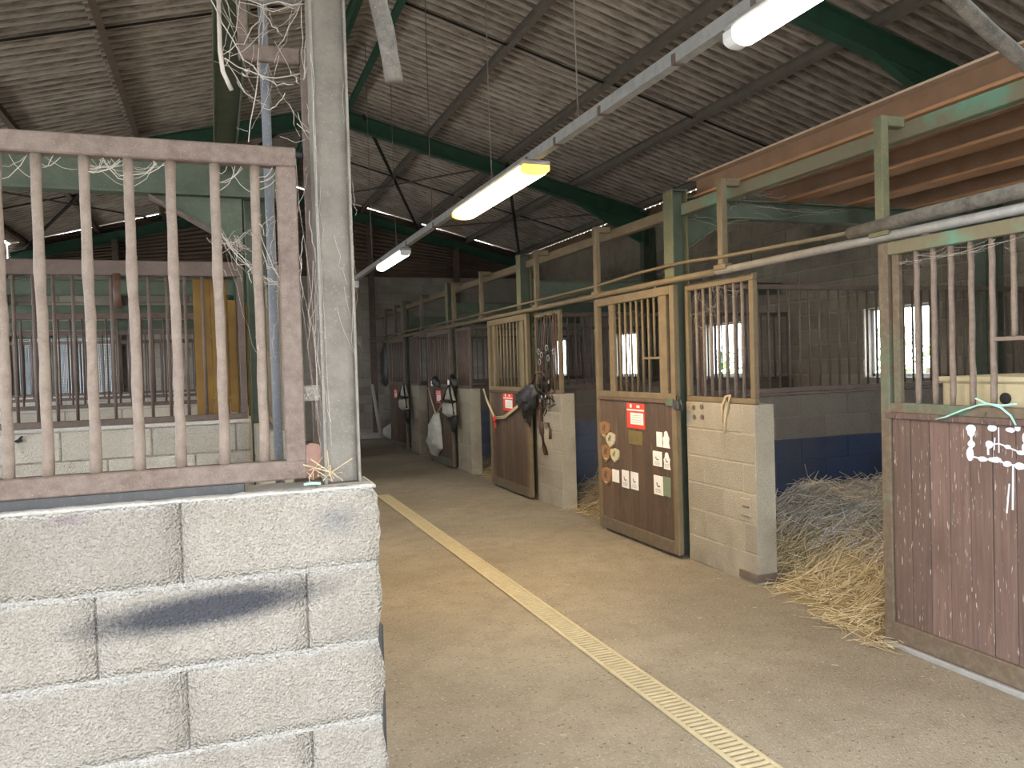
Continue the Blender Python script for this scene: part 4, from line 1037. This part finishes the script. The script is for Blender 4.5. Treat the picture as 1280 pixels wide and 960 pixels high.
def wcard(y0, y1, z0, z1, label, torn=False, ink=True):
    t = thing('paper_card', (FX, (y0+y1)/2, z0), label, 'card')
    if torn:
        w_ = y1-y0; h = z1-z0
        pr = [(-.5, -.5), (.5, -.5), (.42, -.2), (.5, .05), (.3, .2), (.25, .42), (.05, .5), (-.15, .44), (-.3, .2), (-.45, .1), (-.36, -.2)]
        bm = bmesh.new(); b_prism(bm, [(a*w_, b*h) for a, b in pr], (FX+.009, (y0+y1)/2, (z0+z1)/2), (FX+.0145, (y0+y1)/2, (z0+z1)/2), Vector((0, 1, 0)), Vector((0, 0, 1))); bmesh.ops.recalc_face_normals(bm, faces=bm.faces); put('card_sheet', bm, M['paper_white'], t)
    else: box('card_sheet', (FX+.009, y0, z0), (FX+.0145, y1, z1), M['paper_white'], t)
    if ink:
        yc, zc, w_, h = (y0+y1)/2, (z0+z1)/2, y1-y0, z1-z0
        bm = bmesh.new()
        b_prism(bm, [(.22*w_, .12*h), (.12*w_, .14*h), (.06*w_, -.02*h), (-.16*w_, .0), (-.2*w_, -.08*h), (.02*w_, -.10*h), (.14*w_, -.04*h)], (FX+.0075, yc, zc), (FX+.0092, yc, zc), Vector((0, 1, 0)), Vector((0, 0, 1)))
        bmesh.ops.recalc_face_normals(bm, faces=bm.faces); put('ink_figure', bm, M['paper_ink'], t)
        for i in range(3): box('ink_line', (FX+.0078, yc-.3*w_, zc-(.22+.08*i)*h), (FX+.0092, yc+.3*w_, zc-(.20+.08*i)*h), M['green_card'], t)
wcard(5.70, 5.79, .885, 1.01, 'narrow white card topmost in the right column of the plaque door', ink=False)
wcard(5.585, 5.69, .885, 1.025, 'torn white paper cut topmost at the right of the plaque door', True, False)
wcard(5.715, 5.855, .72, .845, 'wide white card with black figure in the right column, middle', )
wcard(5.585, 5.685, .71, .85, 'torn white paper cut below the topmost torn one', True, True)
wcard(5.705, 5.85, .48, .64, 'white card with black figure lowest in the right column')
t = card('faded_card', 5.59, 5.70, .485, .645, M['green_card'], 'faded grey-green card beside the lowest right white card', 'card')
wcard(6.475, 6.605, .49, .605, 'small white card right of the lowest brown shield', ink=False)
wcard(6.29, 6.415, .462, .62, 'tall white card with black figure, left of a matching pair')
wcard(6.12, 6.25, .468, .622, 'tall white card with black figure, right of a matching pair')
# glue blotches on the nearest door: part of the door
bm = bmesh.new()
def blotch(y, z, ry, rz):
    jx = random.uniform(0, .0025)
    pr = [(ry*(1+.25*noise.noise(Vector((y*50, z*50, k))))*math.cos(k*.628), rz*(1+.25*noise.noise(Vector((k, y*50, z*40))))*math.sin(k*.628)) for k in range(10)]
    b_prism(bm, pr, (3.4385+jx, y, z), (3.446, y, z), Vector((0, 1, 0)), Vector((0, 0, 1)))
def streak(p, q, w_):
    p = Vector((3.441, *p)); q = Vector((3.441, *q)); dd = (q-p).normalized(); s = Vector((1, 0, 0)).cross(dd)
    b_prism(bm, [(-w_, 0), (w_, 0), (w_, .004), (-w_, .004)], p, q, s, Vector((1, 0, 0)))
for b in ((2.835, 1.225, .030, .022), (2.834, 1.205, .020, .02), (2.834, 1.15, .020, .018), (2.842, 1.10, .020, .035), (2.775, 1.082, .024, .012), (2.71, 1.085, .034, .013), (2.648, 1.072, .02, .014), (2.585, 1.068, .026, .017),
          (2.722, 1.235, .024, .017), (2.738, 1.155, .020, .018), (2.63, 1.232, .022, .012), (2.595, 1.245, .014, .018), (2.56, 1.20, .012, .025), (2.56, 1.155, .014, .02), (2.645, 1.152, .016, .010), (2.58, 1.13, .022, .010), (2.55, 1.10, .012, .02), (2.50, 1.10, .02, .02), (2.49, 1.22, .02, .025), (2.51, 1.16, .015, .02)): blotch(*b)
for s in (((2.835, 1.215), (2.834, 1.15), .006), ((2.834, 1.15), (2.84, 1.10), .007), ((2.84, 1.09), (2.775, 1.082), .004), ((2.775, 1.082), (2.71, 1.085), .004), ((2.71, 1.085), (2.648, 1.072), .004), ((2.648, 1.07), (2.585, 1.068), .004), ((2.738, 1.155), (2.69, 1.163), .003), ((2.69, 1.163), (2.645, 1.152), .003), ((2.645, 1.15), (2.58, 1.13), .003), ((2.745, 1.155), (2.745, 1.105), .005), ((2.69, 1.24), (2.69, 1.12), .002), ((2.62, 1.07), (2.625, .86), .004), ((2.64, .98), (2.655, .84), .003), ((2.71, 1.19), (2.715, 1.13), .002)): streak(*s)
bmesh.ops.recalc_face_normals(bm, faces=bm.faces)
o = put('glue_residue', bm, M['glue_white'], d_near); o['label'] = 'white dried glue blotches'
# teal twine on the nearest door
tw = thing('baling_twine', (3.42, 2.75, 1.29), 'pale teal baling twine tied round the bars of the nearest door', 'twine')
tube('strand', [(3.425, 3.02, 1.262), (3.418, 2.96, 1.275), (3.42, 2.86, 1.315), (3.424, 2.77, 1.345), (3.425, 2.72, 1.35), (3.424, 2.66, 1.335), (3.42, 2.61, 1.30), (3.418, 2.585, 1.258)], [.007, .009, .010, .009, .008, .009, .008, .006], M['twine_teal'], tw, 6, .5)
tube('loose_end', [(3.42, 2.79, 1.375), (3.43, 2.74, 1.35), (3.425, 2.66, 1.345), (3.42, 2.58, 1.355)], .005, M['twine_teal'], tw, 6)
tube('wire_loop', [(3.425, 2.74, 1.31), (3.42, 2.755, 1.27), (3.422, 2.72, 1.255), (3.425, 2.69, 1.27)], .003, M['rust_dark'], tw, 5)
# rope on the pillar grille and white string in the stall
rp = thing('rope_loop', (3.52, 4.87, 1.05), 'tan rope loop tied over the bottom rail above the bolt-hole pillar', 'rope')
tube('rope', [(3.512, 4.96, 1.13), (3.505, 4.955, 1.25), (3.515, 4.92, 1.325), (3.545, 4.90, 1.33), (3.52, 4.88, 1.325), (3.505, 4.885, 1.25), (3.512, 4.925, 1.17), (3.512, 4.94, 1.06)], .009, M['rope_tan'], rp, 7)
tube('rope_end', [(3.515, 4.92, 1.325), (3.508, 4.90, 1.28), (3.51, 4.93, 1.2), (3.512, 4.945, 1.10)], .008, M['rope_tan'], rp, 7)
st = thing('hanging_string', (4.2, 4.1, .45), 'thin pale string hanging in the nearest stall beside the door edge', 'string')
tube('string', [(3.53, 3.42, 1.27), (3.56, 3.46, 1.1), (3.55, 3.45, .95), (3.57, 3.47, .80), (3.57, 3.46, .62), (3.585, 3.46, .48)], .004, M['rope_tan'], st, 5)
tube('string', [(3.55, 3.45, .95), (3.58, 3.50, .93), (3.57, 3.48, .86), (3.55, 3.47, .80)], .003, M['rope_tan'], st, 5)
# tan rope slung over the rope door
vr = thing('rope_sling', (3.42, 9.7, .85), 'tan rope slung in a V with a red knot on the rope door', 'rope')
for dz in (0, .025):
    tube('rope', [(3.42, 10.30-dz, 1.29), (3.415, 10.15, 1.16-dz), (3.41, 9.83, .93-dz)], .010, M['rope_tan'], vr, 6)
    tube('rope', [(3.41, 9.80, .93-dz), (3.412, 9.45, .96-dz), (3.415, 8.95+dz, 1.12-dz)], .010, M['rope_tan'], vr, 6)
bm = bmesh.new(); bmesh.ops.create_icosphere(bm, subdivisions=2, radius=.045)
for v in bm.verts: v.co = v.co*(1+.3*noise.noise(v.co*40)); v.co.x *= .5; v.co += Vector((3.40, 9.80, .91))
put('knot', bm, M['red_cord'], vr, True)
tube('tail', [(3.405, 9.80, .9), (3.40, 9.78, .82), (3.405, 9.80, .76)], .012, M['red_cord'], vr, 6)

# bridles on the second fixed grille
def bridle(y, ztop, zlow, lab, leather, sway):
    t = thing('bridle', (3.50, y, zlow), lab, 'bridle', None)
    x = 3.515
    for s in (-1, 1):
        pts = [(x, y, ztop), (x-.018, y+s*.02, ztop-.10), (x-.03, y+s*.035+sway*.03, ztop-.32), (x-.03, y+s*.03+sway*.06, (ztop+zlow)/2), (x-.035, y+s*.045+sway*.08, zlow+.12), (x-.03, y+sway*.09, zlow)]
        tube('strap', pts, .011, M[leather], t, 6, .5)
    tube('nose_band', [(x-.03, y-.035, ztop-.38), (x-.045, y, ztop-.41), (x-.03, y+.035, ztop-.38)], .010, M[leather], t, 6, .5)
    bm = bmesh.new(); pts = [(x-.045, y+sway*.05+.032*math.cos(k*.524), (ztop+zlow)/2-.05+.032*math.sin(k*.524)) for k in range(13)]
    b_tube(bm, pts, .005, 5, False); put('bit_ring', bm, M['bit_steel'], t, True)
    tube('hook', [(x-.02, y, ztop+.03), (x-.03, y, ztop), (x-.0, y, ztop-.01)], .006, M['rust_dark'], t, 5)
for k, y in enumerate((8.02, 8.10, 8.19, 8.27, 8.36, 8.45)):
    bridle(y, 2.16-.02*(k % 3), (1.42, 1.30, 1.55, 1.36, 1.22, 1.48)[k], '%s black bridle on the narrow grille, counted from the near side' % ['first', 'second', 'third', 'fourth', 'fifth', 'sixth'][k], 'black_leather' if k % 3 else 'brown_leather', (-1, .6, -.5, 1, .3, -.8)[k])
def cloth_lump(name, poly, x0, x1, mat, parent, amp=.02, fr=14.):
    """draped cloth: a subdivided thick outline, wrinkled by noise"""
    bm = bmesh.new(); c = Vector((0, 0)); n = len(poly)
    cy_ = sum(p[0] for p in poly)/n; cz_ = sum(p[1] for p in poly)/n
    rings = []
    for f, dx in ((1., 0), (.86, -.6), (.5, -.95), (.15, -1.0)):
        rings.append([bm.verts.new((x1+(x1-x0)*dx, cy_+(p[0]-cy_)*f, cz_+(p[1]-cz_)*f)) for p in poly])
    for A, B in zip(rings, rings[1:]):
        for k in range(n): bm.faces.new((A[k], A[(k+1) % n], B[(k+1) % n], B[k]))
    bm.faces.new(rings[-1]); bm.faces.new(rings[0][::-1])
    bmesh.ops.subdivide_edges(bm, edges=bm.edges[:], cuts=2, use_grid_fill=True)
    bmesh.ops.recalc_face_normals(bm, faces=bm.faces)
    for v in bm.verts:
        if v.co.x < x1-.003: v.co.x -= amp*noise.noise(Vector((v.co.y*fr, v.co.z*fr*.4, 1)))+amp*.4*noise.noise(v.co*fr*2.5)
        v.co.y += amp*.7*noise.noise(Vector((1, v.co.y*fr*.7, v.co.z*fr)))
    return put(name, bm, mat, parent, True)
hd = thing('fly_hood', (3.42, 8.62, .95), 'limp black fly hood hanging at the corner of the bridle pillar', 'hood')
cloth_lump('hood_cloth', [(8.50, 1.40), (8.72, 1.36), (8.90, 1.28), (9.0, 1.17), (8.86, 1.08), (8.70, .92), (8.63, .86), (8.56, 1.0), (8.42, 1.12), (8.36, 1.28)], 3.36, 3.43, M['black_leather'], hd, .06, 24)
tube('strap', [(3.40, 8.45, 1.38), (3.38, 8.30, 1.50), (3.40, 8.16, 1.52), (3.43, 8.10, 1.46)], .016, M['brown_leather'], hd, 6, .5)
tk = thing('tack_bundle', (3.46, 8.25, 1.1), 'tangle of black straps and buckles in front of the bridle pillar top', 'tack')
for k in range(14):
    y0 = random.uniform(8.0, 8.45); z0 = random.uniform(1.2, 1.42); P = []
    for i in range(6): P.append((3.475+random.uniform(-.03, .015), y0+random.uniform(-.10, .10), z0-.03*i+random.uniform(-.05, .05)))
    tube('strap', P, .010, M['black_leather' if k % 4 else 'brown_leather'], tk, 5, .5)
for k in range(5):
    y0 = random.uniform(8.0, 8.4); z0 = random.uniform(1.15, 1.45); box('buckle', (3.435, y0, z0), (3.445, y0+.025, z0+.035), M['bit_steel'], tk, .003)
gt = thing('girth_strap', (3.49, 8.4, .56), 'brown leather girth strap with buckles hanging down the bridle pillar', 'strap')
tube('strap', [(3.49, 8.42, 1.16), (3.485, 8.43, 1.0), (3.49, 8.42, .82), (3.487, 8.36, .66), (3.49, 8.31, .57)], .028, M['brown_leather'], gt, 6, .25)
tube('strap', [(3.49, 8.42, .93), (3.485, 8.22, .94), (3.485, 8.16, .86), (3.49, 8.18, .76)], .018, M['brown_leather'], gt, 6, .3)
bx = [(3.47, 8.36, .90), (3.47, 8.30, .905), (3.47, 8.30, .945), (3.47, 8.36, .94), (3.47, 8.36, .90)]
tube('buckle', bx, .006, M['bit_steel'], gt, 5)
# grey bag, pale cloth, farther bag
def bag(y, z, s, lab):
    t = thing('rug_bag', (3.42, y, z-.5*s), lab, 'bag')
    cloth_lump('flap', [(y+.34*s, z+.02*s), (y+.05*s, z+.30*s), (y-.06*s, z+.36*s), (y-.16*s, z+.30*s), (y-.42*s, z+.02*s)], 3.36, 3.428, M['canvas_grey'], t, .012, 8)
    cloth_lump('pocket', [(y+.42*s, z-.02*s), (y-.44*s, z-.02*s), (y-.46*s, z-.30*s), (y-.1*s, z-.38*s), (y+.40*s, z-.30*s)], 3.31, 3.425, M['canvas_grey'], t, .018, 7)
    box('trim_band', (3.318, y-.43*s, z-.03*s), (3.42, y+.41*s, z+.02*s), M['black_leather'], t, .01)
    cloth_lump('lining', [(y+.30*s, z-.34*s), (y-.46*s, z-.30*s), (y-.44*s, z-.60*s), (y-.30*s, z-.72*s), (y-.16*s, z-.52*s), (y+.1*s, z-.42*s)], 3.36, 3.425, M['black_leather'], t, .02, 8)
    for dy in (.34, -.46): tube('strap', [(3.40, y-.05*s, z+.38*s), (3.37, y+dy*s*.6, z+.16*s), (3.36, y+dy*s, z-.02*s), (3.38, y+dy*s, z-.28*s)], .016, M['black_leather'], t, 6, .5)
bag(11.95, 1.07, .68, 'grey canvas bag with black trim on the pillar beside the pale cloth')
bag(15.15, 1.05, .72, 'farthest grey canvas bag with black trim, at the far pillar')
cl = thing('hanging_cloth', (3.42, 12.8, .2), 'long pale twisted cloth hanging from a rope on the dark door', 'cloth')
cloth_lump('cloth', [(12.92, .86), (12.62, .86), (12.55, .55), (12.48, .28), (12.70, .20), (12.85, .10), (13.10, .12), (13.16, .32), (13.06, .6)], 3.30, 3.425, M['canvas_pale'], cl, .055, 17)
tube('rope', [(3.42, 13.30, 1.26), (3.415, 13.1, 1.05), (3.40, 12.80, .84)], .011, M['rope_tan'], cl, 6)
tube('rope', [(3.42, 12.10, 1.22), (3.415, 12.4, 1.02), (3.40, 12.72, .84)], .011, M['rope_tan'], cl, 6)
for (y, z, lab) in ((12.75, 1.33, 'dark hat with white patch on the rail of the cloth door'), (11.75, 1.36, 'black lumpy halter pile on the rail above the grey bag')):
    t = thing('halter', (3.44, y, z), lab, 'halter')
    cloth_lump('halter_body', [(y+.16, z), (y+.05, z+.14), (y-.08, z+.10), (y-.2, z+.06), (y-.22, z-.06), (y, z-.05)], 3.36, 3.425, M['black_leather'], t, .03, 12)
    bm = bmesh.new(); b_box(bm, (3.352, y+.02, z-.03), (3.362, y+.10, z+.05), .004); put('pale_patch', bm, M['paper_white'], t)
# bits at the far end
ps = thing('pale_pole', (3.5, 18.2, 0), 'pale pole leaning at the end wall beside a heap of plastic', 'pole')
tube('pole', [(3.52, 18.2, 0.01), (3.42, 18.55, 1.25)], .04, M['canvas_grey'], ps, 8)
pb = thing('plastic_sacks', (3.85, 17.9, 0), 'crumpled pale plastic sacks on the floor at the end wall', 'sacks')
for k in range(4):
    bm = bmesh.new(); bmesh.ops.create_icosphere(bm, subdivisions=3, radius=.18)
    for v in bm.verts:
        v.co = v.co*(1+.35*noise.noise(v.co*14+Vector((k, 0, 0)))); v.co.z = max(v.co.z*.9, -.16)
        v.co += Vector((3.72+.16*k, 17.95+.1*(k % 2), .16+.12*(k == 1)))
    put('sack', bm, M['canvas_pale'], pb, True)
rug = thing('dark_coat', (3.40, 16.9, 1.0), 'dark coat hanging at the end of the door track', 'coat')
cloth_lump('coat_cloth', [(16.75, 2.15), (17.0, 2.18), (17.2, 2.0), (17.25, 1.5), (17.2, 1.25), (16.9, 1.22), (16.7, 1.3), (16.68, 1.8)], 3.34, 3.42, M['black_leather'], rug, .04, 8)

# ------------------------------------------------------------------ cobwebs
def web(name, label, anchors, n, r=(.0006, .0016), sag=.03, seed=1):
    rnd = random.Random(seed); bm = bmesh.new()
    for _ in range(n):
        a, b = rnd.sample(anchors, 2); a = Vector(a)+Vector([rnd.gauss(0, .02) for _ in range(3)])*.7; b = Vector(b)+Vector([rnd.gauss(0, .02) for _ in range(3)])*.7
        if rnd.random() < .6: b = a+(b-a)*rnd.uniform(.15, .6)
        L = (b-a).length; P = []
        for i in range(7):
            t = i/6; p = a+(b-a)*t; p.z -= sag*rnd.uniform(.4, 1.6)*4*t*(1-t)*min(1, L*4); p += Vector([rnd.gauss(0, .0025) for _ in range(3)]); P.append(p)
        b_tube(bm, P, rnd.uniform(*r), 4, False)
    o = put(name, bm, M['cobweb']); tag(o, label, 'cobweb', kind='stuff')
top = 2.185
A = []
for xb in (-.5074, -.4178, -.3065, -.2008, -.0973, .0160, .1226, .18):
    A += [(xb, 2.36, top-.01), (xb+.012, 2.36, top-.07)]
for k in range(len(A)//2-1):
    pass
rnd = random.Random(3); bm = bmesh.new()
for xb in (-.5074, -.4178, -.3065, -.2008, -.0973, .0160, .1226):
    for s in (-1, 1):
        for _ in range(rnd.choice((0, 0, 1, 1, 2, 4, 7))):
            a = Vector((xb+s*.012, 2.352+rnd.uniform(-.01, .03), top-rnd.uniform(.01, .075))); b = Vector((xb+s*rnd.uniform(.03, .10), 2.35+rnd.uniform(0, .03), top-.002))
            P = [a+(b-a)*t+Vector((rnd.gauss(0, .0015), 0, -.012*4*t*(1-t)+rnd.gauss(0, .0015))) for t in (0, .25, .5, .75, 1)]
            b_tube(bm, P, rnd.uniform(.0005, .0013), 4, False)
o = put('cobweb', bm, M['cobweb']); tag(o, 'fine cobwebs under the top rail of the foreground grille', 'cobweb', kind='stuff')
web('cobweb', 'thick cobwebs between green header, pipe and grey column', [(.03, 2.5, 2.73), (.09, 2.56, 2.75), (.05, 2.55, 2.55), (.11, 2.58, 2.5), (.18, 2.64, 2.6), (.18, 2.64, 2.45), (.287, 2.5, 2.72), (.287, 2.5, 2.5), (.287, 2.45, 2.3), (.18, 2.6, 2.73), (.13, 2.6, 2.35)], 60, (.0005, .0017), .03, 5)
web('cobweb', 'cobwebs hanging in the gap between grille stile and grey column', [(.235, 2.36, 2.0), (.235, 2.36, 1.8), (.286, 2.36, 1.9), (.286, 2.36, 1.7), (.235, 2.36, 1.5), (.30, 2.6, 1.9), (.286, 2.36, 2.2), (.235, 2.37, 2.2), (.286, 2.36, 1.45)], 22, (.0004, .0009), .02, 6)
web('cobweb', 'cobwebs between the last two bars of the foreground grille', [(.0160, 2.37, 1.98), (.1226, 2.37, 2.02), (.1226, 2.37, 1.9), (.18, 2.64, 1.95), (.18, 2.37, 1.85), (.06, 2.5, 2.0), (.18, 2.64, 2.1), (.1226, 2.37, 1.65)], 60, (.0004, .0011), .03, 8)
web('cobweb', 'stray cobweb threads on the face of the grey column', [(.295, 2.335, z) for z in (1.4, 1.7, 1.9, 2.1, 2.3, 2.5)]+[(.385, 2.338, z) for z in (1.45, 1.65, 1.85, 2.05, 2.25, 2.45)], 12, (.0003, .0006), .02, 9)
web('cobweb', 'cobwebs hanging below the stored orange beams', [(4.0+.25*k, 5.7+.05*(k % 3), 2.93-.12*(k % 2)) for k in range(8)]+[(3.66, 4.83, 2.84), (3.66, 4.9, 2.75), (3.66, 5.5, 2.75)], 26, (.0007, .0016), .04, 10)
web('cobweb', 'cobwebs in the top corners of the nearest door bars', [(3.44, 2.5+.105*k, 2.12-.03*(k % 2)) for k in range(8)], 14, (.0005, .0010), .02, 11)
web('cobweb', 'cobwebs between the bars above the bolt-hole pillar', [(3.54, 4.7+.10*k, 2.12-.15*(k % 3)) for k in range(8)]+[(3.6, 5.5, 1.8), (3.6, 5.55, 2.0)], 30, (.0005, .0012), .03, 12)

# ------------------------------------------------------------------ hedge outside the right-hand windows
def bush(x, y, h, label, seed):
    rnd = random.Random(seed); t = thing('hedge_bush', (x, y, -.26), label, 'bush')
    bm = bmesh.new()
    for _ in range(900):
        th = rnd.uniform(0, 6.283); rr = rnd.uniform(.3, 1.)**.5*.95; z = rnd.uniform(0, 1)
        c = Vector((x+rr*math.cos(th)*.8, y+rr*math.sin(th)*1.1, z*h-.2)); s = rnd.uniform(.05, .11)
        a = Vector((rnd.gauss(0, 1), rnd.gauss(0, 1), rnd.gauss(0, 1))).normalized(); b = a.orthogonal().normalized()
        bm.faces.new([bm.verts.new(c+a*s), bm.verts.new(c+b*s*.5), bm.verts.new(c-a*s), bm.verts.new(c-b*s*.5)])
    o = put('foliage', bm, M['leaf'], t); o['kind'] = 'stuff'
    tube('stem', [(x, y, -.26), (x+.05, y, h*.6)], .05, M['bark'], t, 6)
for k, y in enumerate((5.5, 8.0, 10.4, 12.9, 15.6, 18.2)): bush(11.6+.3*(k % 2), y, 1.75+.25*(k % 3), 'green bush outside the right wall windows, number %s from the viewer' % ['one', 'two', 'three', 'four', 'five', 'six'][k], k)
